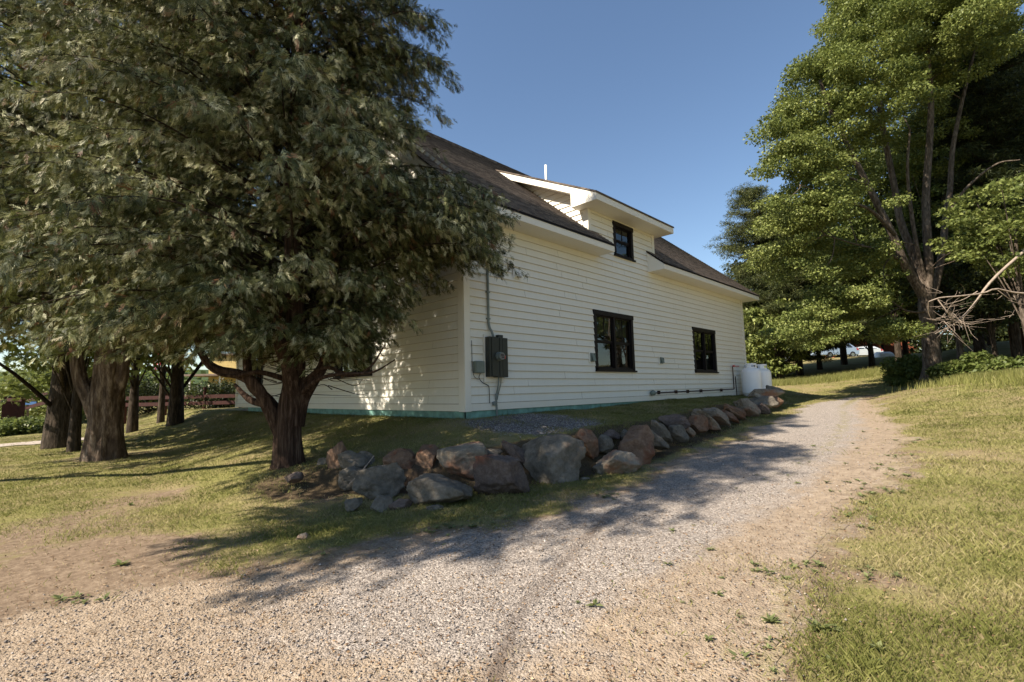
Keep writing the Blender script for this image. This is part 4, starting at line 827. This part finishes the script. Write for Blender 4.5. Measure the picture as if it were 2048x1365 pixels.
# flag
fl = empty('hanging_flag', at(330, 690, 30), 'red, white and blue striped flag hanging limp among the branches behind the rough forked tree', 'flag')
def fq(b, i, mi, nx=10):
    for k in range(nx):
        t0, t1 = k/nx, (k+1)/nx; W_ = lambda t_, s_: at(338-26*s_-t_*2+5*math.sin(t_*9+s_*4), 676+t_*66*(.75+.25*s_), 30+.25*math.sin(t_*7+s_*9))
        s0, s1 = i/9, (i+1)/9; b.quad(W_(t0, s0), W_(t1, s0), W_(t1, s1), W_(t0, s1), mi=mi if k > 2 or i > 4 else 2)
part('cloth', [M['flagred'], M['flagwhite'], M['flagblue']], fl, lambda b: [fq(b, i, i % 2) for i in range(9)]); part('pole', M['whitew'], fl, lambda b: b.bar(at(312, 672, 30), at(352, 676, 30), .05))
# ---------------------------------------------------------------- the big maple on the bank, right
r = np.random.default_rng(12)
MD = 23.5; bm = P_on(1866, 748, MD)
t = empty('maple_tree', bm, 'tall sunlit yellow-green maple with several rising grey limbs on the bank right of the drive', 'tree')
def L3(q, dd=(0,), n=22):
    dd = np.interp(np.linspace(0, 1, len(q)), np.linspace(0, 1, len(dd)), dd); return smoothline([at(x, y, MD+e) for (x, y), e in zip(q, dd)], n)
ml = [(L3([(1868, 760), (1866, 735), (1862, 700), (1858, 660), (1852, 620), (1850, 590)]), [.56, .40, .345, .33, .31, .27]),
 (L3([(1851, 600), (1828, 560), (1810, 530), (1790, 480), (1765, 430), (1735, 370), (1700, 300), (1660, 220), (1640, 160)], (0, -1)), [.22, .19, .16, .135, .10, .06]),
 (L3([(1850, 600), (1840, 560), (1822, 500), (1800, 440), (1790, 380), (1770, 280), (1755, 180), (1740, 60)], (0, 1.5)), [.2, .18, .15, .12, .05]),
 (L3([(1852, 600), (1858, 540), (1853, 450), (1852, 380), (1858, 300), (1862, 200), (1855, 100), (1850, -60)], (0, 0)), [.21, .185, .16, .14, .10, .06]),
 (L3([(1856, 610), (1872, 570), (1885, 500), (1892, 430), (1900, 380), (1905, 300), (1925, 200), (1960, 60)], (0, 1)), [.17, .15, .13, .10, .05]),
 (L3([(1851, 560), (1835, 500), (1822, 420), (1815, 340), (1820, 260)], (0, -.6)), [.1, .08, .04]), (L3([(1800, 520), (1760, 500), (1715, 490), (1650, 470)], (-.5, -2)), [.07, .04, .02]),
 (L3([(1855, 620), (1835, 625), (1808, 620), (1780, 600)], (0, -1)), [.07, .05, .02]), (L3([(1790, 470), (1740, 420), (1680, 400), (1600, 370)], (-1, -3)), [.09, .06, .02]),
 (L3([(1735, 370), (1690, 350), (1640, 300), (1580, 280)], (-1, -3)), [.07, .04, .02]), (L3([(1890, 440), (1930, 380), (1990, 330), (2040, 320)], (0, -2)), [.08, .05, .02]), (L3([(1862, 690), (1880, 672), (1900, 655)], (0, -.5)), [.08, .05, .03])]
def B3(x, y, d, rx, ry, rd): return (tuple(at(x, y, MD+d+(1.6 if x > 1700 and 100 < y < 560 else 0))), (max(rx, rd)*.92, max(rx, rd)*.92, ry))
blobs = [B3(1800, 100, 0, 4.6, 3.8, 4), B3(1690, 200, -1, 3.4, 2.6, 3), B3(1640, 290, -1.5, 2.9, 2.0, 2.2), B3(1700, 330, .5, 2.4, 1.8, 2), B3(1600, 320, -2, 2.2, .9, 2), B3(1560, 255, -1.5, 1.2, .7, 1.2), B3(1640, 130, -1, 1.4, .9, 1.4),
  B3(1670, 420, -1.5, 3.2, 1.6, 3), B3(1590, 430, -2, 2.0, 1.3, 2), B3(1720, 520, -1.5, 2.6, 1.2, 2.4), B3(1600, 520, -1.5, 1.9, 1.2, 2), B3(1680, 610, -1, 2.6, .9, 2), B3(1780, 600, -2, 1.2, .5, 1), B3(1900, 490, -2.5, 1.4, .5, 1),
  B3(1900, 60, 1, 3.6, 3, 3), B3(1830, -60, 0, 4, 3.0, 4), B3(1730, 60, 0, 2.2, 1.6, 2.2), B3(1850, 280, 1, 2.0, 2.0, 2.0), B3(1620, 660, -2, 2.4, .9, 2), B3(1720, 640, -1, 2.0, .8, 2), B3(1790, 660, -1, 1.6, .6, 1.4), B3(1830, 540, -3, .9, .4, .8)]
C = blob_points(r, blobs, 980)
lm = np.concatenate([q[0] for q in ml[:8]]); lx, ly, lf = np.array([pix(q) for q in lm]).T
kc = []
for c in C:
    x_, y_, f_ = pix(c); dd_ = np.hypot(lx-x_, ly-y_); j = np.argmin(dd_); kc.append(not (dd_[j] < (40 if y_ > 230 else 20) and f_ < lf[j]+.3 and r.random() < .9))
C = C[kc]
for k in range(170):
    c = C[r.integers(len(C))]; li = ml[r.integers(1, 9)][0]; i = np.argmin(np.linalg.norm(li-c, axis=1)+1.2*np.clip(li[:, 2]-c[2]+.5, 0, 9)); s = li[i]
    ml.append((smoothline([s, (s+c)/2+r.normal(size=3)*.2, c], 8), [.028, .006])) if np.linalg.norm(s-c) < 3.2 else None
woody('trunk', t, M['greybark'], ml, 12, .05)
crown('crown', t, M['maple'], [clump_leaves(r, C, r.uniform(.36, .85, len(C)), 300, (.075, .15), .42, LT, LF, 1.1, .5, .2, .14)])
# pines and woods behind
def pine_tree(px, py, d, lb, H, R, seed, name='pine_tree', group=None, m='pine', dens=1., zlo=.8, tb=.5, droop=-.05, rt=.2):
    r = np.random.default_rng(seed); b = P_on(px, py, d); t = empty(name, b, lb, 'tree', group); lines = [(smoothline([b-np.array([0, 0, .2]), b+np.array([.1, 0, H*.5]), b+np.array([0, 0, H])], 12), [rt*1.3, rt, rt*.5, .03])]
    C, Dr = [], []
    for k in range(int(H*9*dens)):
        z = zlo+(H-zlo)*r.random()**.9; az = r.uniform(0, 6.28); Lb = R*(1-((z-zlo)/(H-zlo))**1.6*.85)*r.uniform(.6, 1.1); o = np.array([math.cos(az), math.sin(az), 0])
        p0 = b+np.array([0, 0, z]); pe = p0+o*Lb+np.array([0, 0, Lb*r.uniform(.02, .28)+droop*Lb]); lines.append((smoothline([p0, (p0+pe)/2+np.array([0, 0, -.05*Lb]), pe], 5), [.05, .012]))
        for u in np.linspace(.35, 1.02, int(3+Lb*1.6)): C.append(p0+(pe-p0)*u+r.normal(size=3)*np.array([.25, .25, .06]))
    C = np.array(C); woody('trunk', t, M['darkbark'], lines, 7)
    crown('crown', t, M[m], [clump_leaves(r, C, r.uniform(.3, .62, len(C)), 75, (.16, .30), .34, NT, LF, .5, tb, .2, .12)]); return t
gp_ = 'trees behind the far lawn'
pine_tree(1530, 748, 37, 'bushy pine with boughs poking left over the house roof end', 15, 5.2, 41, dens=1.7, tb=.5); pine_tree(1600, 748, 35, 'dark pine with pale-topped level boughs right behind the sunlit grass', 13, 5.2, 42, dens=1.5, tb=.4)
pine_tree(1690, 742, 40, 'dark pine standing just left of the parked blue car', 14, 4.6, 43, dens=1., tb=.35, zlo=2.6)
woods = [('leafy_tree', 1800, 742, 31, 'tall mid-green tree right behind the limbs of the big maple', 17, 4.8, 10.2, 56, .32), ('leafy_tree', 1500, 745, 39, 'low leafy tree at the house corner just behind the propane tanks', 7.5, 3.4, 4.0, 51, .45), ('leafy_tree', 1560, 747, 33, 'bright leafy undergrowth tree at the far lawn edge right of the house', 5.6, 2.6, 3.0, 52, .55), ('leafy_tree', 1640, 745, 38, 'leafy tree with low branches hanging over the blue car', 10, 4.2, 6.0, 53, .4),
  ('leafy_tree', 1745, 740, 36, 'tree whose thin dark trunk stands before the brick building', 11, 4.2, 6.8, 54, .4), ('leafy_tree', 1815, 740, 36, 'dense dark tree behind the maple trunk', 12, 4.0, 7.6, 55, .3)]
for nm, px, py, d, lb, H, R, zc, sd_, tb in woods: broad_tree(nm, px, py, d, lb, H, R, zc, .16, 'maple', 'darkbark', sd_, nc=int(R*R*16), nl=95, size=(.16, .28), tb=tb, T=LT, TF=LF)
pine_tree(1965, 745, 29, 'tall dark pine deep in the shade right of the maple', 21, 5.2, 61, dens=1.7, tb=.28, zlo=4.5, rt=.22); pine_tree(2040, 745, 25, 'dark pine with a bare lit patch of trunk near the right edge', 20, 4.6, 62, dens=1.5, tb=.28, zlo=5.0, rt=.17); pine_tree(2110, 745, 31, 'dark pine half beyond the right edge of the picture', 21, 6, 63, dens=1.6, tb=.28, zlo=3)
broad_tree('woodland_tree', 1925, 745, 26, 'slim leaning grey trunk between maple and pine', 12, 3.2, 8.4, .13, bk='greybark', seed=64, nc=90, nl=90, size=(.14, .24), tb=.3)
broad_tree('woodland_tree', 2070, 752, 19, 'maple whose sunlit boughs hang in from the right edge', 8.2, 2.7, 6.2, .14, seed=65, nc=70, nl=110, size=(.10, .17), tb=.45, T=MT, TF=MF, flat=.36)
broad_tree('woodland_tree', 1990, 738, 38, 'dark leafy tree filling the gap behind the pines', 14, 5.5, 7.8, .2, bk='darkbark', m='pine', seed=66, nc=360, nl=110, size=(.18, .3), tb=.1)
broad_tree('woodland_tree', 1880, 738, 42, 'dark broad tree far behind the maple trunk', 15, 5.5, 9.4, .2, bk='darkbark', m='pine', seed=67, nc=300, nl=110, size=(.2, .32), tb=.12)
broad_tree('woodland_tree', 1995, 748, 24.5, 'low dark understory tree behind the dead limb', 7, 3.0, 4.4, .1, bk='darkbark', m='pine', seed=68, nc=100, nl=90, size=(.14, .24), tb=.15)
# dead limb
DL = 17.5
def L4(q, d=DL, n=14): return smoothline([at(x, y, d+e) for x, y, e in q], n)
dl = [(L4([(2075, 480, 1), (2040, 510, .6), (2000, 545, .3), (1972, 575, 0), (1955, 600, 0), (1930, 630, .1), (1905, 650, .2), (1870, 668, .3)]), [.055, .05, .04, .03, .014]),
 (L4([(2060, 588, 0), (2025, 585, 0), (1992, 578, 0), (1965, 587, -.1), (1915, 593, -.2), (1880, 596, -.2), (1857, 604, -.2)]), [.035, .028, .02]), (L4([(1857, 604, -.2), (1857, 625, 0), (1865, 640, .1), (1880, 640, .2)]), [.018, .008]),
 (L4([(1876, 600, -.2), (1895, 625, -.3), (1910, 640, -.1), (1935, 645, 0), (1965, 642, .2)]), [.022, .008]), (L4([(1905, 595, -.2), (1893, 605, -.1), (1898, 622, 0), (1906, 640, 0)]), [.02, .01]),
 (L4([(1955, 583, 0), (1925, 600, .1), (1890, 610, .2), (1870, 617, .2)]), [.016, .005]), (L4([(1992, 578, 0), (2010, 592, 0), (2022, 600, .1), (2015, 588, 0)]), [.018, .006])]
for k in range(46):
    a = at(1905+r.normal()*14, 640+r.normal()*9, DL); q = a+r.normal(size=3)*.38; dl.append((smoothline([a, (a+q)/2+r.normal(size=3)*.06, q], 5), [.008, .002]))
for k in range(24):
    a = at(r.uniform(1865, 2030), r.uniform(585, 640), DL); q = a+r.normal(size=3)*np.array([.4, .4, .22]); dl.append((smoothline([a, (a+q)/2+r.normal(size=3)*.06, q], 5), [.007, .002]))
tag(woody('dead_limb', None, M['stick'], dl, 6), 'bare pale grey dead limb with tangled twigs reaching across in front of the dark woods', 'dead branch')
# bushes at the foot of the maple
def gb(px, py, d, R, H, lb, sd_, **k): bush(px, py, d, R, H, lb, sd_, **k)
gb(1815, 750, 25.0, .95, 1.6, 'dark bush at the left foot of the maple trunk', 71, tb=.3, m='bush'); gb(1900, 752, 22.5, .7, .9, 'small green shrub right of the maple trunk', 72, tb=.4); gb(1960, 752, 22, .9, 1.1, 'leafy shrub in the tall grass under the dead limb', 73, tb=.35)
gb(2030, 758, 20, .9, .9, 'flowering weedy clump near the right edge of the bank', 74, tb=.45)
# background: parked cars, fences, brick building, tank
def car(px, py, d, lb, paint_, yaw, suv=True):
    b0 = P_on(px, py, d)+np.array([0, 0, .1]); c = empty('parked_car', b0, lb, 'car', 'cars parked behind the trees'); cy, sy = math.cos(yaw), math.sin(yaw); h = 1.65 if suv else 1.42
    def X_(u, v, z): return (b0[0]+u*cy-v*sy, b0[1]+u*sy+v*cy, b0[2]+z)
    prof = [(-2.25, .35), (-2.3, .75), (-2.2, .98), (-1.3, 1.08), (-.55, h-.05), (.2, h), (1.4, h-.03), (1.95, 1.15), (2.2, 1.0), (2.28, .6), (2.2, .33)]
    lower = [(-2.25, .33), (-2.32, .7), (-2.2, .96), (-1.25, 1.06), (1.85, 1.12), (2.22, 1.0), (2.28, .6), (2.2, .33)]; upper = [(-1.25, 1.06), (-.5, h-.06), (.2, h), (1.35, h-.03), (1.85, 1.12)]
    b = MB()
    def ext(p, w0, w1):
        n = len(b.v); k = len(p); zs = [q[1] for q in p]; ins = lambda z: w1 if z > 1.2 else w0
        b.v.extend([X_(u, -ins(z), z) for u, z in p]+[X_(u, ins(z), z) for u, z in p]); b.f.append(tuple(range(n, n+k))); b.f.append(tuple(reversed(range(n+k, n+2*k)))); b.mi += [0, 0]
        for i in range(k): j = (i+1) % k; b.f.append((n+i, n+k+i, n+k+j, n+j)); b.mi.append(0)
    ext(lower, .9, .9); ext(upper, .88, .68); body = b.build('body', M[paint_], c, bevel=.04)
    b = MB()
    for s in (-1, 1):
        for u0, u1 in ((-.95, -.1), (0., .75), (.85, 1.45)):
            z0, z1 = 1.10, h-.12; ua, ub = max(u0, -.95+.0), u1
            b.quad(X_(ua, s*.90, z0), X_(ub, s*.90, z0), X_(min(ub, 1.35), s*.71, z1), X_(max(ua+.35 if u0 < -.5 else ua, -.6), s*.71, z1))
    b.quad(X_(-1.22, -.78, 1.1), X_(-1.22, .78, 1.1), X_(-.60, .6, h-.1), X_(-.60, -.6, h-.1)); b.quad(X_(1.86, -.75, 1.15), X_(1.86, .75, 1.15), X_(1.43, .6, h-.1), X_(1.43, -.6, h-.1)); b.build('windows', M['carglass'], c)
    for u in (-1.4, 1.4):
        for s in (-1, 1):
            b = MB(); b.tube([X_(u, s*.72, .33), X_(u, s*.93, .33)], [.34, .34], 20); wl = b.build('wheel', M['rubber'], c); b = MB(); b.tube([X_(u, s*.90, .33), X_(u, s*.945, .33)], [.2, .19], 14); b.build('rim', M['galv'], wl)
    for s in (-1, 1): part('tail_light', M['taillight'], c, lambda b: b.quad(X_(2.24, s*.9, .95), X_(1.9, s*.91, 1.1), X_(1.95, s*.91, .8), X_(2.3, s*.88, .75)))
    return c
CY = YAW-math.pi/2
car(1672, 734, 54, 'pale blue sport utility car parked beyond the far lawn', 'carblue', CY+.15); car(1722, 731, 58, 'silver-white car partly hidden right of the blue one', 'carwhite', CY+.1, False); car(1535, 733, 50, 'white car barely visible through the trees just right of the house', 'carwhite', CY, False)
br = empty('brick_building', P_on(1755, 730, 70), 'red brick building glimpsed through the trees behind the cars', 'building')
def wbx(b, px0, px1, y0, y1, d, th=.2):
    a, c = at(px0, y0, d), at(px1, y1, d); z0, z1 = sorted((a[2], c[2])); p = [a[:2], c[:2], (c+FWH*th)[:2], (a+FWH*th)[:2]]; n = len(b.v)
    b.v += [(q[0], q[1], z0) for q in p]+[(q[0], q[1], z1) for q in p]
    for f_ in ((0, 3, 2, 1), (4, 5, 6, 7), (0, 1, 5, 4), (1, 2, 6, 5), (2, 3, 7, 6), (3, 0, 4, 7)): b.f.append(tuple(n+i for i in f_)); b.mi.append(0)
part('wall', M['brick'], br, lambda b: wbx(b, 1690, 1840, 640, 740, 70, 9)); part('roof', M['roofred'], br, lambda b: wbx(b, 1680, 1850, 632, 640, 69, 11)); part('window', M['carglass'], br, lambda b: (wbx(b, 1700, 1712, 690, 712, 69.93, .1), wbx(b, 1762, 1774, 690, 712, 69.93, .1)))
wf = empty('wooden_fence', P_on(1770, 735, 46), 'tan stockade fence behind the white tank among the trees', 'fence')
part('boards', M['fencewood'], wf, lambda b: [wbx(b, 1738+k*3.6, 1741.2+k*3.6, 704+(k % 3)*.6, 737, 46, .03) for k in range(20)]); part('rail', M['fencewood'], wf, lambda b: wbx(b, 1738, 1810, 710, 711.5, 45.95, .04))
ht = empty('storage_tank', at(1765, 728, 44), 'white horizontal tank in front of the tan stockade fence', 'tank')
def htk(b):
    a = at(1752, 715, 44); c = at(1782, 714.5, 44); b.tube([a+(c-a)*u for u in (-.08, -.05, 0, .1, .9, 1, 1.05, 1.08)], [.05, .25, .42, .48, .48, .42, .25, .05], 20)
part('body', M['tank'], ht, htk, smooth=True); part('leg', M['galv'], ht, lambda b: wbx(b, 1756, 1758, 720, 737, 44, .5)); part('leg', M['galv'], ht, lambda b: wbx(b, 1774, 1776, 720, 737, 44, .5))
bf = empty('board_fence', P_on(2050, 745, 27), 'brown vertical board fence in shade at the right edge', 'fence')
for k in range(9): part('board', M['brownwood'], bf, lambda b: wbx(b, 2022+k*6.5, 2028.2+k*6.5, 655+(k % 2), 745, 27, .04))
# dark woods mass behind the parking, and trees across the lane (they show in the window glass)
r = np.random.default_rng(88); C = []
while len(C) < 620:
    px, py, d = r.uniform(1470, 2250), r.uniform(520, 742), r.uniform(60, 66)
    if (1612 < px < 1700 and py > 712) or (1700 < px < 1835 and py > 662): continue
    C.append(at(px, py, d))
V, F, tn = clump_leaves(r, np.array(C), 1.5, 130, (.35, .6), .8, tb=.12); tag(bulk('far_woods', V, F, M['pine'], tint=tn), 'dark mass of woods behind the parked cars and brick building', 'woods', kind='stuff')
for k, (x_, y_, H_) in enumerate(((4, -22, 11), (12, -24, 13), (21, -22, 12), (30, -25, 14), (41, -22, 13))):
    broad_tree('lane_tree', 0, 0, 0, ('shortest', 'second', 'middle', 'tallest', 'farthest')[k]+' of the leafy trees across the lane mirrored in the window glass', H_, 4.4, H_*.55, .25, seed=200+k, nc=110, nl=60, size=(.3, .5), base=np.array([x_, y_, gz(x_, y_)]), group='trees mirrored in the windows')
# ---------------------------------------------------------------- grass, weeds, gravel
def polar(r, n, r0, r1, p=1.0, a0=-56, a1=72):
    u = r.random(n); rr = (r0**p+(r1**p-r0**p)*u)**(1/p); a = YAW-np.radians(r.uniform(a0, a1, n)); return CP[0]+rr*np.cos(a), CP[1]+rr*np.sin(a), rr
r = np.random.default_rng(77)
x, y, rr = polar(r, 1380000, 1.3, 42, .42); dm = drivemask(x, y); br_ = bare(x, y); st = stony(x, y)
keep = ((dm < -.06) | (r.random(len(x)) < .75*np.exp(-np.clip(dm, 0, 9)/np.where(y < (np.interp(x, RX, RY)+np.interp(x, LX, LY))/2, .26, .12))) | ((r.random(len(x)) < .025*np.exp(-((((y-np.interp(x, RX, RY))/(np.interp(x, LX, LY)-np.interp(x, RX, RY)))-.42)/.12)**2)))) & (r.random(len(x)) > np.clip(br_*1.15+st+.8*np.exp(-((y-np.interp(x, WX, WY)+.12)/.55)**4)*(x > -4)*(x < 9)+vnoise(x, y, 1.7, 4)*1.1-.05, 0, .985)) & ~((x > -.02) & (x < HL) & (y > 0))
x, y, rr = x[keep], y[keep], rr[keep]; n = len(x); z = height(x, y)
hh = (.017+.026*r.random(n)**1.5)*(1+1.3*np.clip(vnoise(x, y, 2.3, 8)+.1, 0, 1)+1.6*np.clip(vnoise(x, y, 7, 18)-.22, 0, 1))*np.interp(x, [-7, 0, 6], [.9, .9, 1.]); hh = hh*np.where(y < np.interp(x, RX, RY)-.3, 1.15, 1.)
wdt = .0015*np.maximum(1, rr/2.2)**.85; a = r.uniform(0, 6.28, n); ln = r.normal(size=(n, 2))*.45
bx_, by_ = np.cos(a)*wdt, np.sin(a)*wdt; z0 = z-.004
V = np.stack([np.stack([x-bx_, y-by_, z0], 1), np.stack([x+bx_, y+by_, z0], 1), np.stack([x+bx_*.7+ln[:, 0]*hh*.45, y+by_*.7+ln[:, 1]*hh*.45, z+hh*.6], 1), np.stack([x+ln[:, 0]*hh, y+ln[:, 1]*hh, z+hh*.95], 1)], 1)
tn = np.clip(.42+.6*vnoise(x, y, .7, 21)+.5*vnoise(x, y, 2.7, 22)+.35*np.clip(bare(x, y), 0, 1)+r.normal(0, .17, n), 0, 1)
gr = bulk('grass', V.reshape(-1, 3), np.arange(n*4).reshape(n, 4)[:, [0, 1, 3, 2]], M['grassb'], tint=np.repeat(tn, 4)); tag(gr, 'short patchy grass on both sides of the gravel drive', 'grass', kind='stuff'); print('grass', n)
# tall grass along the wood edge and the bank top
ed = [onground(px, 800-(0), 1, 2) for px in ()]
E_ = np.array([P_on(px, 0, d)[:2] for px, d in ((1440, 34), (1500, 33), (1580, 32), (1660, 33), (1740, 34), (1800, 30), (1840, 25.5), (1880, 22.5), (1940, 20.5), (2000, 19), (2060, 17.5), (2150, 15))])
n = 42000; u = r.uniform(0, len(E_)-1.001, n); i = u.astype(int); f_ = (u-i)[:, None]; q = E_[i]*(1-f_)+E_[i+1]*f_; off = r.normal(size=(n, 2))*np.interp(u, [0, 5, 7, 11], [.5, .6, .9, 1.2])[:, None]; x, y = (q+off).T; x = x+FWH[0]*.6; y = y+FWH[1]*.6
z = height(x, y); hh = r.uniform(.12, .42, n)*np.interp(u, [0, 6, 11], [.9, 1.1, 1.1]); a = r.uniform(0, 6.28, n); bx_, by_ = np.cos(a)*.013, np.sin(a)*.013; ln = r.normal(size=(n, 2))*.28
V = np.stack([np.stack([x-bx_, y-by_, z-.01], 1), np.stack([x+bx_, y+by_, z-.01], 1), np.stack([x+ln[:, 0]*hh, y+ln[:, 1]*hh, z+hh], 1)], 1)
tag(bulk('tall_grass', V.reshape(-1, 3), np.arange(n*3).reshape(n, 3), M['grassb'], tint=np.repeat(np.clip(r.normal(.4, .16, n), 0, 1), 3)), 'tall unmown grass along the edge of the woods and the bank', 'grass', kind='stuff')
# weeds on the drive edges
wx, wy = [], []
for k in range(850):
    s = r.random()
    if s < .62: X0 = r.uniform(-5, 7); Y0 = np.interp(X0, RX, RY)+r.normal()*.22-.05
    elif s < .86: X0 = r.uniform(-6.3, -1); Y0 = np.interp(X0, LX, LY)+r.normal()*.15
    else: X0 = r.uniform(-4, 9); Y0 = np.interp(X0, RX, RY)+r.uniform(.2, 1.6)
    if vnoise(X0, Y0, 1.9, 31) > .02: wx.append(X0); wy.append(Y0)
wx, wy = np.array(wx), np.array(wy); k = 9; idx = np.repeat(np.arange(len(wx)), k); sz = (.012+.06*r.random(len(wx))**2)[idx]; a = r.uniform(0, 6.28, len(idx))
P = np.stack([wx[idx], wy[idx], height(wx[idx], wy[idx])+.012], 1); Dr = np.stack([np.cos(a), np.sin(a), r.uniform(.1, .7, len(idx))], 1); V, F = place(LT*np.array([1, .55, 1]), LF, P, Dr, np.tile([0, 0, 1.], (len(idx), 1))+r.normal(size=(len(idx), 3))*.2, sz*r.uniform(.7, 1.2, len(idx)))
tag(bulk('low_weeds', V, F, M['weed'], tint=np.repeat(r.random(len(idx)), 4)), 'low broad-leaved weeds along the edges of the gravel drive', 'weeds', kind='stuff')
def weedplant(px, py, R, lb, sd_, k=16):
    r = np.random.default_rng(sd_); p = onground(px, py); t = empty('weed_plant', p, lb, 'weed', 'single leafy weeds in the foreground'); a = r.uniform(0, 6.28, k); P = np.tile(p, (k, 1))+np.array([0, 0, .01])
    V, F = place(LT*np.array([1, .5, 1]), LF, P, np.stack([np.cos(a), np.sin(a), r.uniform(.15, .9, k)], 1), np.tile([0, 0, 1.], (k, 1))+r.normal(size=(k, 3))*.2, R*r.uniform(.6, 1.1, k)); bulk('leaves', V, F, M['weed'], t, tint=np.repeat(r.random(k), 4))
for a in ((243, 1133, .10, 'pale leafy weed at the grass edge lower left, under the tree shadow tip', 1), (262, 1012, .07, 'sprig of a weed on the sunlit bare patch at left', 2), (1640, 1262, .10, 'dark-leaved weed on bare soil beside the lawn at lower right', 3), (1540, 1248, .08, 'ragged weed on the bare soil between gravel and lower right lawn', 4),
  (1572, 1162, .05, 'small star-shaped weed standing alone on the tan gravel', 5), (1612, 1128, .04, 'tiny weed above the star-shaped one near the lawn edge', 6), (1480, 1325, .08, 'weed at the bottom edge of the picture on the drive', 7)): weedplant(*a)
# loose gravel stones
x, y, rr = polar(r, 175000, 1.2, 13, .55); dm = drivemask(x, y); fr_ = (y-np.interp(x, RX, RY))/(np.interp(x, LX, LY)-np.interp(x, RX, RY))
keep = (dm > -.45) & (r.random(len(x)) < np.clip((dm+.45)/.7, .1, 1)) & (r.random(len(x)) < np.interp(fr_, [0, .2, .45, .9, 1.1], [.25, .35, .75, 1, .3])*(.75+vnoise(x, y, 1.5, 41))); keep &= np.min(np.hypot(x[:, None]-TP[None, ::3, 0], y[:, None]-TP[None, ::3, 1]), 1) > .05; x, y, rr = x[keep], y[keep], rr[keep]
xa = r.uniform(-.6, 2.4, 9000); ya = r.uniform(-2.4, -.05, 9000); k2 = r.random(9000) < stony(xa, ya)*.9; x = np.concatenate([x, xa[k2]]); y = np.concatenate([y, ya[k2]]); rr = np.concatenate([rr, np.full(k2.sum(), 7.)])
n = len(x); S = .0030*np.exp(r.normal(0, .42, n))*np.interp(rr, [1, 4, 13], [1., 1.35, 2.0]); OT = np.array([[1, 0, 0], [0, 1, 0], [-1, 0, 0], [0, -1, 0], [.1, 0, .75], [0, .1, -.6]], float); OF = np.array([[0, 1, 4], [1, 2, 4], [2, 3, 4], [3, 0, 4], [1, 0, 5], [2, 1, 5], [3, 2, 5], [0, 3, 5]])
V = OT[None]*r.uniform(.6, 1.35, (n, 6, 1)); V[:, :, 0] *= r.uniform(.8, 1.5, (n, 1)); a = r.uniform(0, 6.28, n); c_, s_ = np.cos(a)[:, None], np.sin(a)[:, None]
V = np.stack([V[..., 0]*c_-V[..., 1]*s_, V[..., 0]*s_+V[..., 1]*c_, V[..., 2]+.3], -1)*S[:, None, None]+np.stack([x, y, height(x, y)+.006], 1)[:, None]
tag(bulk('gravel', V.reshape(-1, 3), (OF[None]+(np.arange(n)*6)[:, None, None]).reshape(-1, 3), M['pebble'], tint=np.repeat(np.clip(r.normal(.5, .22, n), 0, 1), 6)), 'loose grey and tan gravel stones spread over the drive', 'gravel', kind='stuff'); print('pebbles', n)
# dry litter: leaf and twig bits
x, y, rr = polar(r, 34000, 1.5, 14, .6); keep = (r.random(len(x)) < .25+bare(x, y)) & ~((x > 0) & (y > 0)); x, y, rr = x[keep], y[keep], rr[keep]; n = len(x); a = r.uniform(0, 6.28, n)
V, F = place(LT*np.array([1, .7, 1]), LF, np.stack([x, y, height(x, y)+.012], 1), np.stack([np.cos(a), np.sin(a), r.uniform(-.1, .3, n)], 1), np.tile([0, 0, 1.], (n, 1))+r.normal(size=(n, 3))*.4, r.uniform(.012, .03, n))
M['litter'] = mat('dry_leaves', leafm([(0, (.06, .035, .02)), (.5, (.19, .11, .06)), (1, (.42, .30, .18))], .1))
tag(bulk('leaf_litter', V, F, M['litter'], tint=np.repeat(r.random(n), 4)), 'dry brown leaf bits scattered over soil and gravel', 'leaf litter', kind='stuff')
# ---------------------------------------------------------------- far hills and valley woods on the left
hx = np.linspace(-900, 900, 90); hd = np.linspace(0, 1, 26); X, D = np.meshgrid(hx, hd, indexing='ij')
HX = -300+X+0*D; HY = 1500+D*1300; Hh = -14+(1-np.cos(np.clip(D*1.5, 0, 1)*math.pi))/2*(118+34*vnoise(X, D, .0035, 1)+16*vnoise(X, D*3, .011, 3))
I = np.arange(90*26).reshape(90, 26); F = np.stack([I[:-1, :-1], I[1:, :-1], I[1:, 1:], I[:-1, 1:]], -1).reshape(-1, 4)
def hillf(b):
    b.col(b.ramp(b.noise(.03, 8, .7), [(.35, (.035, .055, .03)), (.65, (.075, .10, .045))]), 1, 0)
M['hill'] = mat('wooded_hill', hillf); tag(bulk('hills', np.stack([HX, HY, Hh], -1), F, M['hill'], smooth=True), kind='structure')
r = np.random.default_rng(90)
n = 420; x = r.uniform(-60, 25, n); y = 75+r.random(n)**1.4*330; x = CP[0]+(x)*(y/120); C = np.stack([x, y, height(x, y)+r.uniform(2.5, 6.5, n)], 1)
V, F, tn = clump_leaves(r, C, r.uniform(2.5, 5, n), 260, (.6, 1.2), .9, tb=.35)
tag(bulk('valley_woods', V, F, M['bush'], tint=tn), 'green wooded valley below the hill at the far left', 'woods', kind='stuff')
